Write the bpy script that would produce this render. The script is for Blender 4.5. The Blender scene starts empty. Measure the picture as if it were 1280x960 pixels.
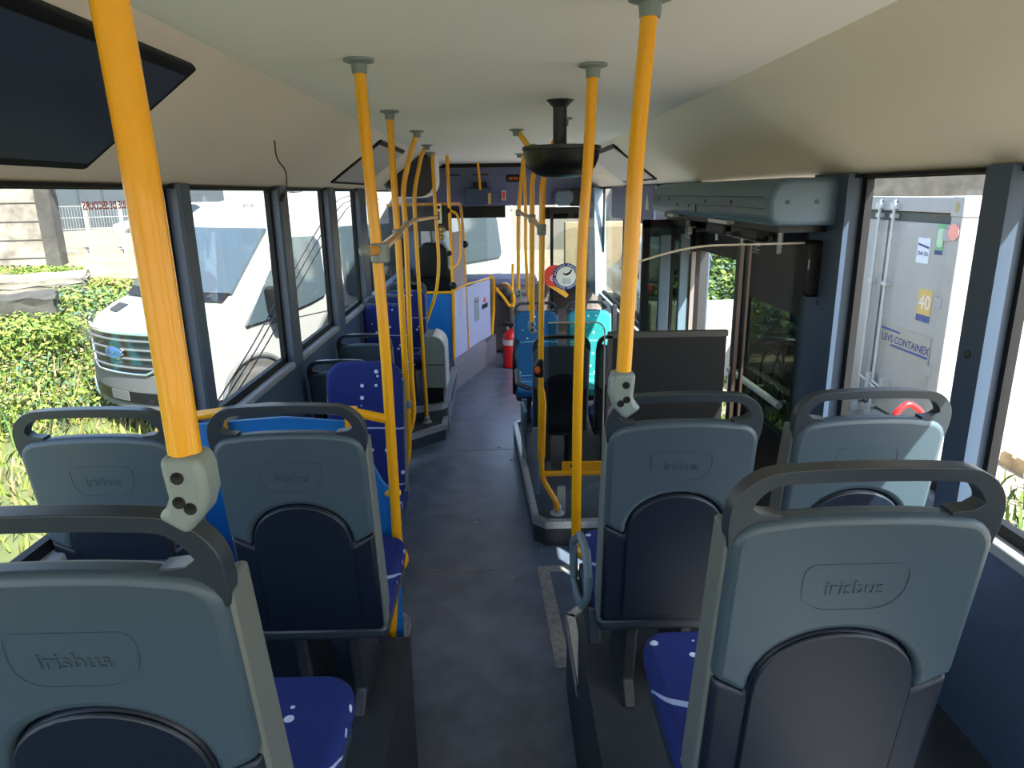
import bpy, bmesh, math, random
from mathutils import Vector, Matrix
random.seed(7)
S = bpy.context.scene
COL = S.collection
PI = math.pi

# ------------------------------------------------------------------ camera
FPX = 870.0
CAM = Vector((-.05, 0.0, 2.1))
_y = Vector((625 - 640, -(241 - 480), FPX)).normalized()      # bus axis in (right, up, forward)
_rl = math.radians(.9)
_x0 = Vector((math.cos(_rl), math.sin(_rl), 0))
_x = (_x0 - _y * _x0.dot(_y)).normalized()
_z = -_x.cross(_y)
cam_right = Vector((_x[0], _y[0], _z[0]))
cam_up = Vector((_x[1], _y[1], _z[1]))
cam_fwd = Vector((_x[2], _y[2], _z[2]))
cd = bpy.data.cameras.new('camera')
cam = bpy.data.objects.new('camera', cd)
COL.objects.link(cam)
R = Matrix((cam_right, cam_up, -cam_fwd)).transposed()
cam.matrix_world = Matrix.Translation(CAM) @ R.to_4x4()
cd.sensor_fit = 'HORIZONTAL'
cd.sensor_width = 36.0
cd.lens = FPX / 1280 * 36.0
cd.clip_start = .02
cd.clip_end = 300
S.camera = cam

# ------------------------------------------------------------------ light
S.view_settings.view_transform = 'Standard'
S.view_settings.look = 'None'
S.view_settings.exposure = 1.55
S.view_settings.gamma = 1.0
S.view_settings.use_curve_mapping = False
SUN_TO = Vector((.45, -.60, .93)).normalized()
W = bpy.data.worlds.new('sky_world')
S.world = W
W.use_nodes = True
wn = W.node_tree
bg = wn.nodes['Background']
sky = wn.nodes.new('ShaderNodeTexSky')
sky.sky_type = 'NISHITA'
sky.sun_disc = False
sky.sun_elevation = math.asin(SUN_TO.z)
sky.sun_rotation = math.atan2(SUN_TO.x, SUN_TO.y)
sky.air_density = 1.0
sky.dust_density = 2.0
wn.links.new(sky.outputs[0], bg.inputs[0])
bg.inputs[1].default_value = 0.28
sd = bpy.data.lights.new('sun', 'SUN')
sd.energy = 10.0
sd.angle = .009
sd.color = (1.0, .95, .86)
sun = bpy.data.objects.new('sun', sd)
COL.objects.link(sun)
sun.rotation_euler = SUN_TO.to_track_quat('Z', 'Y').to_euler()
sun.location = (3, -5, 12)


# ------------------------------------------------------------------ helpers
def at(x, y, Y):
    d = cam_right * (x - 640) + cam_up * (480 - y) + cam_fwd * FPX
    return CAM + d * ((Y - CAM.y) / d.y)


def atX(x, y, X):
    d = cam_right * (x - 640) + cam_up * (480 - y) + cam_fwd * FPX
    return CAM + d * ((X - CAM.x) / d.x)


MATS = {}


def mat(name, col, rough=.5, metal=0.0, noise=0.0, nscale=30.0, bump=0.0, bscale=200.0, spec=.5, coat=0.0):
    m = bpy.data.materials.new(name)
    m.use_nodes = True
    nt = m.node_tree
    b = nt.nodes['Principled BSDF']
    b.inputs['Base Color'].default_value = (*col, 1)
    b.inputs['Roughness'].default_value = rough
    b.inputs['Metallic'].default_value = metal
    b.inputs['Specular IOR Level'].default_value = spec
    b.inputs['Coat Weight'].default_value = coat
    if noise or bump:
        tc = nt.nodes.new('ShaderNodeTexCoord')
    if noise:
        n = nt.nodes.new('ShaderNodeTexNoise')
        n.inputs['Scale'].default_value = nscale
        n.inputs['Detail'].default_value = 6
        r = nt.nodes.new('ShaderNodeMapRange')
        r.inputs[1].default_value = .3
        r.inputs[2].default_value = .7
        r.inputs[3].default_value = 1 - noise
        r.inputs[4].default_value = 1 + noise
        mx = nt.nodes.new('ShaderNodeMix')
        mx.data_type = 'RGBA'
        mx.blend_type = 'MULTIPLY'
        mx.inputs[0].default_value = 1
        mx.inputs[6].default_value = (*col, 1)
        nt.links.new(tc.outputs['Object'], n.inputs['Vector'])
        nt.links.new(n.outputs[0], r.inputs[0])
        nt.links.new(r.outputs[0], mx.inputs[7])
        nt.links.new(mx.outputs[2], b.inputs['Base Color'])
    if bump:
        n2 = nt.nodes.new('ShaderNodeTexNoise')
        n2.inputs['Scale'].default_value = bscale
        bp = nt.nodes.new('ShaderNodeBump')
        bp.inputs['Strength'].default_value = bump
        bp.inputs['Distance'].default_value = .002
        nt.links.new(tc.outputs['Object'], n2.inputs['Vector'])
        nt.links.new(n2.outputs[0], bp.inputs['Height'])
        nt.links.new(bp.outputs[0], b.inputs['Normal'])
    MATS[name] = m
    return m


def glass(name, tint, refl=.10, rough=0.0):
    m = bpy.data.materials.new(name)
    m.use_nodes = True
    nt = m.node_tree
    nt.nodes.remove(nt.nodes['Principled BSDF'])
    out = nt.nodes['Material Output']
    t = nt.nodes.new('ShaderNodeBsdfTransparent')
    t.inputs[0].default_value = (*tint, 1)
    g = nt.nodes.new('ShaderNodeBsdfGlossy')
    g.inputs['Roughness'].default_value = rough
    lw = nt.nodes.new('ShaderNodeLayerWeight')
    lw.inputs[0].default_value = .25
    mp = nt.nodes.new('ShaderNodeMapRange')
    mp.inputs[3].default_value = refl * .35
    mp.inputs[4].default_value = min(1, refl * 4)
    mx = nt.nodes.new('ShaderNodeMixShader')
    nt.links.new(lw.outputs['Facing'], mp.inputs[0])
    nt.links.new(mp.outputs[0], mx.inputs[0])
    nt.links.new(t.outputs[0], mx.inputs[1])
    nt.links.new(g.outputs[0], mx.inputs[2])
    nt.links.new(mx.outputs[0], out.inputs[0])
    MATS[name] = m
    return m


def fabric(name, base, dot, line):
    """woven seat cloth with scattered pale dots and thin curved lines"""
    m = bpy.data.materials.new(name)
    m.use_nodes = True
    nt = m.node_tree
    b = nt.nodes['Principled BSDF']
    b.inputs['Roughness'].default_value = .85
    b.inputs['Sheen Weight'].default_value = 0
    tc = nt.nodes.new('ShaderNodeTexCoord')
    v = nt.nodes.new('ShaderNodeTexVoronoi')
    v.inputs['Scale'].default_value = 15
    cr = nt.nodes.new('ShaderNodeMath'); cr.operation = 'LESS_THAN'; cr.inputs[1].default_value = .15
    w = nt.nodes.new('ShaderNodeTexWave')
    w.wave_type = 'RINGS'
    w.inputs['Scale'].default_value = 1.1
    w.inputs['Distortion'].default_value = 3.0
    w.inputs['Detail'].default_value = .5
    w.inputs['Detail Scale'].default_value = 1.2
    lr = nt.nodes.new('ShaderNodeMath'); lr.operation = 'GREATER_THAN'; lr.inputs[1].default_value = .9985
    m1 = nt.nodes.new('ShaderNodeMix'); m1.data_type = 'RGBA'
    m1.inputs[6].default_value = (*base, 1); m1.inputs[7].default_value = (*dot, 1)
    m2 = nt.nodes.new('ShaderNodeMix'); m2.data_type = 'RGBA'
    m2.inputs[7].default_value = (*line, 1)
    L = nt.links.new
    L(tc.outputs['Object'], v.inputs['Vector']); L(tc.outputs['Object'], w.inputs['Vector'])
    L(v.outputs['Distance'], cr.inputs[0]); L(w.outputs['Fac'], lr.inputs[0])
    L(cr.outputs[0], m1.inputs[0]); L(m1.outputs[2], m2.inputs[6]); L(lr.outputs[0], m2.inputs[0])
    L(m2.outputs[2], b.inputs['Base Color'])
    n2 = nt.nodes.new('ShaderNodeTexNoise'); n2.inputs['Scale'].default_value = 400
    bp = nt.nodes.new('ShaderNodeBump'); bp.inputs['Strength'].default_value = .25; bp.inputs['Distance'].default_value = .001
    L(tc.outputs['Object'], n2.inputs['Vector']); L(n2.outputs[0], bp.inputs['Height']); L(bp.outputs[0], b.inputs['Normal'])
    MATS[name] = m
    return m


YEL = mat('yellow_enamel', (.84, .39, .004), .24, coat=.25)
BRASS = mat('worn_yellow_enamel', (.62, .30, .05), .3, noise=.25, nscale=40, coat=.3)
CLAMP = mat('pale_grey_plastic', (.20, .245, .24), .38)
SHELL = mat('seat_shell_grey', (.047, .076, .098), .40, bump=.12, bscale=600)
SHELLD = mat('seat_shell_navy', (.003, .008, .020), .45, bump=.12, bscale=600)
HANDLE = mat('seat_handle_slate', (.024, .034, .045), .34)
BEIGE = mat('seat_edge_lit_grey', (.13, .14, .13), .5)  # shell grey made lighter: light on the seat edges put into the colour
FABN = fabric('navy_cloth', (.002, .014, .135), (.55, .62, .75), (.35, .42, .6))
FABB = fabric('royal_cloth', (.008, .035, .30), (.5, .6, .75), (.5, .6, .8))
FABT = fabric('teal_cloth', (.006, .10, .24), (.45, .65, .7), (.2, .5, .6))
FABT_SUN = fabric('sunlit_teal_cloth', (.01, .30, .36), (.6, .8, .8), (.3, .65, .7))  # the teal cloth again, with sunlight painted into its colour
FLOOR = mat('floor_vinyl', (.10, .128, .185), .25, noise=.22, nscale=6, bump=.08, bscale=500, spec=.7)
FLOORD = mat('step_vinyl', (.030, .037, .045), .5, noise=.15, nscale=20, bump=.15, bscale=500)
ALU = mat('aluminium_nosing', (.55, .57, .58), .35, .7, noise=.15, nscale=60)
STRIP = mat('worn_steel_strip', (.30, .29, .28), .5, .3, noise=.3, nscale=30)
CREAM = mat('cream_ceiling', (.86, .79, .64), .5)
CEIL = mat('white_ceiling', (.88, .87, .83), .6)
PILL = mat('pillar_blue_grey', (.042, .07, .115), .4)
WALL = mat('wall_blue_grey', (.05, .085, .15), .5, noise=.06)
SILL = mat('sill_grey', (.26, .29, .32), .45)
RUB = mat('black_rubber', (.004, .0045, .006), .6, spec=.3)
BLACK = mat('black_plastic', (.004, .0045, .005), .4, spec=.3)
DGREY = mat('dark_grey_plastic', (.020, .023, .027), .45)
COVER = mat('door_cover_blue_grey', (.09, .145, .195), .45)
PBLUE = mat('bright_blue_laminate', (.010, .17, .52), .35)
LAV = mat('lavender_laminate', (.42, .46, .66), .4)
BULK = mat('bulkhead_lavender', (.12, .135, .25), .45)
PLIN = mat('plinth_lavender_grey', (.19, .18, .225), .5, noise=.1)
DASH = mat('dash_taupe', (.19, .16, .15), .55)
DASHT = mat('dash_top_blue', (.14, .15, .26), .6)
RED = mat('red_enamel', (.55, .01, .012), .25)
ORG = mat('orange_plastic', (.8, .12, .02), .35)
WHITE = mat('white_paint', (.19, .198, .195), .3, coat=.3)
WHITEP = mat('white_plastic', (.55, .56, .55), .4)
NAVYP = mat('navy_print', (.015, .03, .16), .5)
GOLD = mat('gold_print', (.50, .36, .10), .5)
BLUEP = mat('blue_print', (.02, .055, .22), .5)
GREENP = mat('green_print', (.12, .35, .16), .5)
REDP = mat('red_print', (.75, .06, .04), .5)
CHROME = mat('chrome', (.6, .62, .63), .15, 1.0)
TYRE = mat('tyre_rubber', (.04, .04, .037), .8)
GRAPH = mat('grille_graphite', (.012, .014, .016), .4)
BUMPER = mat('bumper_grey', (.065, .07, .07), .55)
VGLASS = mat('van_glass', (.03, .045, .055), .06, spec=.9)
LAMPG = mat('lamp_lens', (.45, .48, .50), .12, .4)
CONT = mat('container_paint', (.30, .305, .30), .5, noise=.05, nscale=3)
GASK = mat('door_gasket', (.055, .065, .06), .7)
GALV = mat('galvanised_steel', (.42, .46, .47), .4, .5)
CONC = mat('concrete', (.13, .12, .10), .9, noise=.5, nscale=3.5, bump=.3, bscale=20)
CONCD = mat('dark_concrete', (.028, .028, .025), .9, noise=.45, nscale=3, bump=.3, bscale=20)
BLDG = mat('grey_cladding', (.033, .046, .053), .6, noise=.06, nscale=2)
SOIL = mat('dirt', (.06, .075, .022), .95, noise=.35, nscale=3)
GRAV = mat('sandy_yard', (.19, .165, .12), .95, noise=.2, nscale=2)
GLASSW = glass('window_glass', (.975, .985, .98), .03)
GLASSD = glass('smoked_glass', (.80, .775, .72), .025)
GLASSL = glass('light_smoke_glass', (.86, .875, .87), .03)
GLASSC = glass('clear_screen', (.90, .91, .90), .008)
GLASSDOOR = glass('door_tinted_glass', (.24, .275, .24), .035)
EDGE = mat('glass_edge', (.55, .50, .40), .3)
LEAF = []
for i, c in enumerate([(.04, .095, .007), (.085, .135, .011), (.13, .155, .022), (.016, .045, .006), (.17, .14, .06), (.033, .075, .045)]):
    LEAF.append(mat('leaf_%s' % 'abcdef'[i], c, .7, noise=.3, nscale=9))


def finish(bm, sharp=38):
    bmesh.ops.remove_doubles(bm, verts=bm.verts, dist=1e-6)
    bmesh.ops.recalc_face_normals(bm, faces=bm.faces)
    me = bpy.data.meshes.new('mesh')
    bm.to_mesh(me)
    bm.free()
    for p in me.polygons:
        p.use_smooth = True
    me.set_sharp_from_angle(angle=math.radians(sharp))
    return me


def obj(name, bm, m, parent=None, bevel=0, seg=2, recenter=True, local=False):
    """one mesh object; when it has a parent, world-built vertices are moved into the parent's space unless local"""
    me = finish(bm)
    if m is not None:
        for mm in (m if isinstance(m, (list, tuple)) else [m]):
            me.materials.append(mm)
    o = bpy.data.objects.new(name, me)
    COL.objects.link(o)
    if parent is not None:
        o.parent = parent
        if not local:
            T = Matrix.Identity(4)
            p = parent
            while p is not None:
                T = p.matrix_basis @ T
                p = p.parent
            me.transform(T.inverted())
    elif recenter and len(me.vertices):
        xs = [v.co.x for v in me.vertices]; ys = [v.co.y for v in me.vertices]; zs = [v.co.z for v in me.vertices]
        c = Vector(((min(xs) + max(xs)) / 2, (min(ys) + max(ys)) / 2, min(zs)))
        me.transform(Matrix.Translation(-c))
        o.location = c
    if bevel:
        b = o.modifiers.new('bevel', 'BEVEL')
        b.width = bevel; b.segments = seg; b.limit_method = 'ANGLE'; b.angle_limit = math.radians(35)
    return o


def tag(o, label=None, cat=None, group=None, kind=None):
    if label: o['label'] = label
    if cat: o['category'] = cat
    if group: o['group'] = group
    if kind: o['kind'] = kind
    return o


def thing(name, label, cat, loc, rotz=0, group=None):
    o = bpy.data.objects.new(name, None)
    COL.objects.link(o)
    o.location = loc
    o.rotation_euler = (0, 0, rotz)
    o.empty_display_size = .1
    return tag(o, label, cat, group)


def struct(name, bm, m, **k):
    return tag(obj(name, bm, m, **k), kind='structure')


def dup(o, parent=None):
    c = o.copy()
    COL.objects.link(c)
    if parent is not None:
        c.parent = parent
    for ch in list(o.children):
        dup(ch, c)
    return c


def NB():
    return bmesh.new()


def box(bm, x0, x1, y0, y1, z0, z1, M=None):
    vs = [bm.verts.new((x, y, z)) for x in (x0, x1) for y in (y0, y1) for z in (z0, z1)]
    for f in ((0, 1, 3, 2), (4, 6, 7, 5), (0, 4, 5, 1), (2, 3, 7, 6), (0, 2, 6, 4), (1, 5, 7, 3)):
        bm.faces.new([vs[i] for i in f])
    if M is not None:
        for v in vs: v.co = M @ v.co
    return bm


def prism(bm, pts, w0, w1, f):
    """closed outline pts (u, v) pulled from depth w0 to w1; f maps (u, v, w) to space"""
    a = [bm.verts.new(f(u, v, w0)) for u, v in pts]
    b = [bm.verts.new(f(u, v, w1)) for u, v in pts]
    n = len(pts)
    bm.faces.new(a)
    bm.faces.new(b[::-1])
    for i in range(n):
        j = (i + 1) % n
        bm.faces.new((a[i], b[i], b[j], a[j]))
    return bm


def rrect(u0, u1, v0, v1, r, n=5):
    rs = r if isinstance(r, (list, tuple)) else [r] * 4     # bl, br, tr, tl
    out = []
    for (cx, cy, a0, rr) in ((u0, v0, PI, rs[0]), (u1, v0, 1.5 * PI, rs[1]), (u1, v1, 0, rs[2]), (u0, v1, .5 * PI, rs[3])):
        sx = 1 if cx == u0 else -1
        sy = 1 if cy == v0 else -1
        if rr <= 0:
            out.append((cx, cy)); continue
        for k in range(n + 1):
            a = a0 + k / n * PI / 2
            out.append((cx + sx * rr + rr * math.cos(a), cy + sy * rr + rr * math.sin(a)))
    return out


def fillet(pts, r, n=5):
    P = [Vector(p) for p in pts]
    out = [P[0]]
    for i in range(1, len(P) - 1):
        a = (P[i - 1] - P[i]); b = (P[i + 1] - P[i])
        rr = min(r, a.length * .48, b.length * .48)
        p0 = P[i] + a.normalized() * rr; p2 = P[i] + b.normalized() * rr
        for k in range(n + 1):
            t = k / n
            out.append(p0 * (1 - t) ** 2 + P[i] * 2 * t * (1 - t) + p2 * t * t)
    out.append(P[-1])
    return out


def tube(bm, pts, r, n=14, closed=False, flat=1.0, cap=True):
    P = [Vector(p) for p in pts]
    rad = r if isinstance(r, (list, tuple)) else [r] * len(P)
    rings = []
    T0 = None
    for i, p in enumerate(P):
        if closed:
            t = (P[(i + 1) % len(P)] - P[i - 1]).normalized()
        else:
            t = (P[min(i + 1, len(P) - 1)] - P[max(i - 1, 0)]).normalized()
        if T0 is None:
            up = Vector((0, 1, 0)) if abs(t.y) < .9 else Vector((1, 0, 0))
            N = (up - t * up.dot(t)).normalized()
        else:
            N = (N - t * N.dot(t)).normalized()
        T0 = t
        B = t.cross(N)
        rings.append([bm.verts.new(p + N * rad[i] * math.cos(2 * PI * k / n) + B * rad[i] * flat * math.sin(2 * PI * k / n)) for k in range(n)])
    m = len(rings)
    for i in range(m if closed else m - 1):
        a = rings[i]; b = rings[(i + 1) % m]
        for k in range(n):
            bm.faces.new((a[k], a[(k + 1) % n], b[(k + 1) % n], b[k]))
    if cap and not closed:
        bm.faces.new(rings[0][::-1]); bm.faces.new(rings[-1])
    return bm


def lathe(bm, prof, c=(0, 0, 0), n=24, axis='z', sx=1, sy=1):
    rings = []
    for r, h in prof:
        ring = []
        for k in range(n):
            a = 2 * PI * k / n
            u, v = r * math.cos(a) * sx, r * math.sin(a) * sy
            p = (u, v, h) if axis == 'z' else ((h, u, v) if axis == 'x' else (u, h, v))
            ring.append(bm.verts.new((c[0] + p[0], c[1] + p[1], c[2] + p[2])))
        rings.append(ring)
    for i in range(len(rings) - 1):
        for k in range(n):
            bm.faces.new((rings[i][k], rings[i][(k + 1) % n], rings[i + 1][(k + 1) % n], rings[i + 1][k]))
    bm.faces.new(rings[0][::-1]); bm.faces.new(rings[-1])
    return bm


def sphere(bm, c, r, n=12):
    prof = [(max(1e-4, r * math.sin(PI * i / n)), -r * math.cos(PI * i / n)) for i in range(n + 1)]
    return lathe(bm, prof, c, n=n * 2)


def text_bm(s, size, f, depth=.002, bold=0.0):
    """lettering as a mesh: glyph outline (u, v) centred, mapped by f(u, v, w)"""
    cu = bpy.data.curves.new('letters', 'FONT')
    cu.body = s
    cu.size = size
    cu.align_x = 'CENTER'; cu.align_y = 'CENTER'
    cu.extrude = depth / 2
    cu.offset = bold
    cu.resolution_u = 3
    o = bpy.data.objects.new('letters', cu)
    COL.objects.link(o)
    dg = bpy.context.evaluated_depsgraph_get()
    me = bpy.data.meshes.new_from_object(o.evaluated_get(dg))
    bm = bmesh.new()
    bm.from_mesh(me)
    bpy.data.objects.remove(o); bpy.data.curves.remove(cu); bpy.data.meshes.remove(me)
    for v in bm.verts:
        v.co = Vector(f(v.co.x, v.co.y, v.co.z + depth / 2))
    return bm


XZ = lambda u, v, w: (u, w, v)          # upright, facing along the bus
YZ = lambda u, v, w: (w, u, v)          # upright, along the side walls
XY = lambda u, v, w: (u, v, w)

# ================================================================== BUS SHELL
XL, XR = -1.268, 1.268                    # glass planes
Y0, Y1 = -1.6, 9.95                      # rear wall, windscreen
ZT = 2.15                                # window head
ZC = 2.48                                # ceiling

struct('floor', prism(NB(), [(-1.3, -1.7), (1.3, -1.7), (1.3, 9.9), (-1.3, 9.9)], -.06, 0, XY), FLOOR, recenter=False)
# ceiling with a raised centre and two coves
bm = NB()
prism(bm, [(-.80, ZC), (.80, ZC), (.80, ZC + .05), (-.80, ZC + .05)], -1.7, 9.9, XZ)
struct('ceiling', bm, CEIL, recenter=False)


def cove(side):
    pts = [(1.30, ZT - .005), (1.262, ZT - .012), (1.225, ZT + .005), (1.19, ZT + .04), (1.13, ZT + .085), (1.04, ZT + .15), (.94, ZT + .22), (.86, ZT + .29), (.80, ZC),
           (.80, ZC + .05), (1.30, ZC + .05)]
    return prism(NB(), [(side * u, v) for u, v in pts], -1.7, 9.9, XZ)


struct('ceiling_cove_left', cove(-1), CREAM, recenter=False)
struct('ceiling_cove_right', cove(1), CREAM, recenter=False)
# thin dark moulding along the heads
struct('trim_1', box(NB(), -1.29, -1.225, -1.7, 6.7, ZT - .018, ZT - .006), RUB, recenter=False)
struct('trim_2', box(NB(), 1.225, 1.29, -1.7, 2.9, ZT - .018, ZT - .006), RUB, recenter=False)
struct('trim_3', box(NB(), 1.225, 1.29, 4.6, 9.3, ZT - .018, ZT - .006), RUB, recenter=False)
# side walls below the sills
ZS = 1.20
struct('wall_left', box(NB(), -1.32, -1.245, -1.7, 9.9, 0, ZS - .02), WALL, recenter=False)
bm = box(NB(), 1.245, 1.32, -1.7, 2.88, 0, ZS - .02)
box(bm, 1.245, 1.32, 4.60, 9.0, 0, .80)
box(bm, 1.245, 1.32, 4.60, 4.80, .8, ZT)
struct('wall_right', bm, WALL, recenter=False)
bm = box(NB(), -1.32, 1.32, -1.75, -1.69, 0, 1.3)
box(bm, -1.32, 1.32, -1.75, -1.69, 2.15, ZC); box(bm, -1.32, -1.1, -1.75, -1.69, 1.3, 2.15); box(bm, 1.1, 1.32, -1.75, -1.69, 1.3, 2.15)  # opening added in the unseen rear wall to brighten the interior
struct('wall_rear', bm, CREAM, recenter=False)
bm = box(NB(), -1.32, 1.32, 9.9, 9.97, -.1, .88)
struct('wall_front', bm, DASH, recenter=False)
# sills
struct('trim_4', box(NB(), -1.29, -1.212, -1.7, 6.2, ZS - .03, ZS + .006), SILL, recenter=False, bevel=.008)
struct('trim_5', box(NB(), 1.212, 1.29, -1.7, 2.60, ZS - .03, ZS + .006), SILL, recenter=False, bevel=.008)
struct('trim_6', box(NB(), 1.205, 1.29, 4.8, 9.2, .80, .835), SILL, recenter=False, bevel=.008)
# baseboards (grey heater ducts along the walls)
struct('baseboard_left', box(NB(), -1.25, -1.16, 2.75, 5.6, .10, .24), DGREY, recenter=False, bevel=.01)

n_win = [0]


def window(side, ya, yb, za, zb):
    n_win[0] += 1
    X = XL if side < 0 else XR
    g = struct('window_%d' % n_win[0], box(NB(), X - .003, X + .003, ya, yb, za, zb), GLASSW)
    bm = NB()
    e = .030
    xa, xb = (X - .010, X + .016) if side < 0 else (X - .016, X + .010)
    box(bm, xa, xb, ya - .01, ya + e, za, zb); box(bm, xa, xb, yb - e, yb + .01, za, zb)
    box(bm, xa, xb, ya, yb, za - .005, za + e); box(bm, xa, xb, ya, yb, zb - .012, zb + .01)
    obj('window_gasket', bm, RUB, g)
    return g


LP = [(-1.1, -.95), (.75, .87), (2.62, 2.72), (3.80, 3.95), (4.90, 5.10), (5.95, 6.22)]
wins_left = []
pa = LP[0][1]
for (ya, yb) in LP[1:]:
    wins_left.append(window(-1, pa, ya, ZS + .01, ZT - .01)); pa = yb
wins_left.append(window(-1, 6.22, 9.3, 1.0, ZT - .01))
RP = [(-.9, -.78), (.2, .32), (1.76, 1.866)]
wins_right = []
pa = RP[0][1]
for (ya, yb) in RP[1:]:
    wins_right.append(window(1, pa, ya, ZS + .01, ZT - .01)); pa = yb
wins_right.append(window(1, 1.866, 2.575, ZS + .01, ZT - .01))
wins_right.append(window(1, 4.8, 7.25, .84, ZT - .01))
wins_right.append(window(1, 7.33, 9.1, .84, ZT - .01))
k = 7
for (ya, yb) in LP:
    struct('trim_%d' % k, prism(NB(), [(-1.262, ya), (-1.215, ya), (-1.205, ya + .01), (-1.205, yb - .01), (-1.215, yb), (-1.262, yb)], ZS - .02, ZT, XY), PILL, recenter=False); k += 1
for (ya, yb) in RP + [(2.59, 2.88)]:
    o = struct('trim_%d' % k, prism(NB(), [(1.262, ya - .012), (1.25, ya - .012), (1.205, ya), (1.205, yb - .01), (1.215, yb), (1.262, yb)], ZS - .3, ZT, XY), PILL, recenter=False); k += 1
    bm = NB()
    for z in (1.16, 1.66):
        lathe(bm, [(.011, 0), (.011, -.004), (.006, -.006)], (1.205, (ya + yb) / 2, z), 10, 'x')
    obj('screw_cover', bm, DGREY, o)
struct('trim_%d' % k, box(NB(), 1.21, 1.30, 7.24, 7.34, .82, ZT), RUB, recenter=False); k += 1
# slanted pale-blue front right pillar and the front left pillar
struct('trim_%d' % k, prism(NB(), [(8.95, .8), (9.9, .8), (9.9, ZT), (9.25, ZT)], 1.16, 1.30, YZ), mat('pillar_pale_blue', (.26, .36, .45), .4), recenter=False); k += 1
struct('trim_%d' % k, box(NB(), -1.30, -1.18, 9.25, 9.9, .9, ZT), PILL, recenter=False); k += 1
# windscreen; the rear wall opening behind the camera is added to admit light
window_front = struct('window_%d' % (n_win[0] + 1), box(NB(), -1.2, 1.2, 9.93, 9.936, .88, 1.95), GLASSW)
obj('windscreen_gasket', box(box(NB(), 1.17, 1.25, 9.90, 9.95, .88, 1.8), -1.25, -1.17, 9.90, 9.95, .88, 1.8), RUB, window_front)
# bulkhead (destination box) above the windscreen
bm = prism(NB(), [(9.97, 1.93), (9.84, 1.93), (9.80, 2.0), (9.78, 2.44), (9.97, 2.46)], -1.25, 1.25, YZ)
bulk = struct('wall_bulkhead', bm, BULK, recenter=False)
obj('bulkhead_top_band', box(NB(), -1.2, 1.2, 9.70, 9.79, 2.43, 2.48), BLACK, bulk)
bm = NB()
for xa, xb in ((-.74, -.58), (-.42, -.20)):
    box(bm, xa, xb, 9.772, 9.80, 2.33, 2.345)
obj('vent_slot', bm, BLACK, bulk)
bm = NB()
box(bm, .04, .22, 9.768, 9.80, 2.24, 2.33)
o = obj('clock_display', bm, BLACK, bulk)
bm = NB()
for x in (.075, .105, .145, .175):
    box(bm, x, x + .016, 9.765, 9.769, 2.268, 2.302)
obj('lit_segment', bm, ORG, o)
bm = prism(NB(), rrect(-.03, .03, 2.0, 2.13, .008), 9.770, 9.80, XZ)
o = obj('pictogram_plate', bm, WHITEP, bulk)
obj('pictogram', prism(NB(), rrect(-.017, .017, 2.015, 2.115, .004), 9.768, 9.772, XZ), REDP, o)
# roller blind behind the windscreen head
struct('trim_%d' % k, box(NB(), -1.2, .02, 9.86, 9.90, 1.77, 1.99), BLACK, recenter=False, bevel=.01); k += 1
struct('trim_%d' % k, box(NB(), .50, 1.2, 9.86, 9.90, 1.74, 1.90), BLACK, recenter=False, bevel=.01); k += 1

# ---- raised platforms
def nosing(bm, pts, z, w=.035, t=.012):
    """aluminium edge strip along a plan polyline (inside is to the left of travel)"""
    for a, b in zip(pts[:-1], pts[1:]):
        a = Vector((*a, 0)); b = Vector((*b, 0))
        d = (b - a).normalized(); n = Vector((-d.y, d.x, 0))
        q = [a - n * .004, b - n * .004, b + n * w, a + n * w]
        prism(bm, [(p.x, p.y) for p in q], z - .004, z + t, XY)
        q = [a - n * .006, b - n * .006, b, a]
        prism(bm, [(p.x, p.y) for p in q], z - .035, z + t, XY)
    return bm


# right platform for the front seats
RPL = [(1.25, 3.87), (.19, 3.87), (.12, 3.94), (.03, 5.78), (.09, 5.86), (1.25, 5.86)]
p = struct('trim_%d' % k, prism(NB(), RPL, 0, .15, XY), FLOORD, recenter=False); k += 1
obj('edge_nosing', nosing(NB(), [(.09, 5.86), (.03, 5.78), (.12, 3.94), (.19, 3.87), (1.25, 3.87)], .15), ALU, p)
# left platform, two levels
LPL = [(-1.25, 2.75), (-.92, 2.75), (-.90, 5.50), (-.57, 5.83), (-.57, 6.5), (-1.25, 6.5)]
p = struct('trim_%d' % k, prism(NB(), LPL, 0, .13, XY), FLOORD, recenter=False); k += 1
obj('edge_nosing', nosing(NB(), [(-.92, 2.75), (-.90, 5.50), (-.57, 5.83), (-.57, 6.07)], .13), ALU, p)
LP2 = [(-1.25, 5.80), (-.86, 5.93), (-.62, 6.02), (-.57, 6.09), (-.57, 7.5), (-1.25, 7.5)]
p = struct('trim_%d' % k, prism(NB(), LP2, .1, .25, XY), FLOORD, recenter=False); k += 1
obj('edge_nosing', nosing(NB(), [(-1.2, 5.82), (-.86, 5.93), (-.62, 6.02), (-.57, 6.09), (-.57, 7.45)], .25, w=.05), ALU, p)
# plinth under the driver's cab with its small vent
bm = NB()
prism(bm, [(-.57, 7.47), (-.585, 7.40), (-.56, 6.1), (-.59, 6.1), (-1.25, 6.3), (-1.25, 9.3), (-.14, 9.15), (-.26, 8.5)], 0, .24, XY)
p = struct('trim_%d' % k, bm, PLIN, recenter=False); k += 1
bm = NB()
for (a, b) in (((-.585, 7.47), (-.26, 8.5)), ((-.26, 8.5), (-.14, 9.1))):
    d = (Vector(b) - Vector(a)).normalized(); nn = Vector((-d.y, d.x))
    q = [Vector(a), Vector(b), Vector(b) + nn * .05, Vector(a) + nn * .05]
    prism(bm, [tuple(v) for v in q], 0, .34 if a[0] < -.5 else .29, XY)
obj('kerb_panel', bm, PLIN, p)
_d = (Vector((-.26, 8.5)) - Vector((-.585, 7.47))).normalized()
def kerb(u, v, w):
    return (-.585 + _d.x * u + _d.y * w, 7.47 + _d.y * u - _d.x * w, v)
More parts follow.
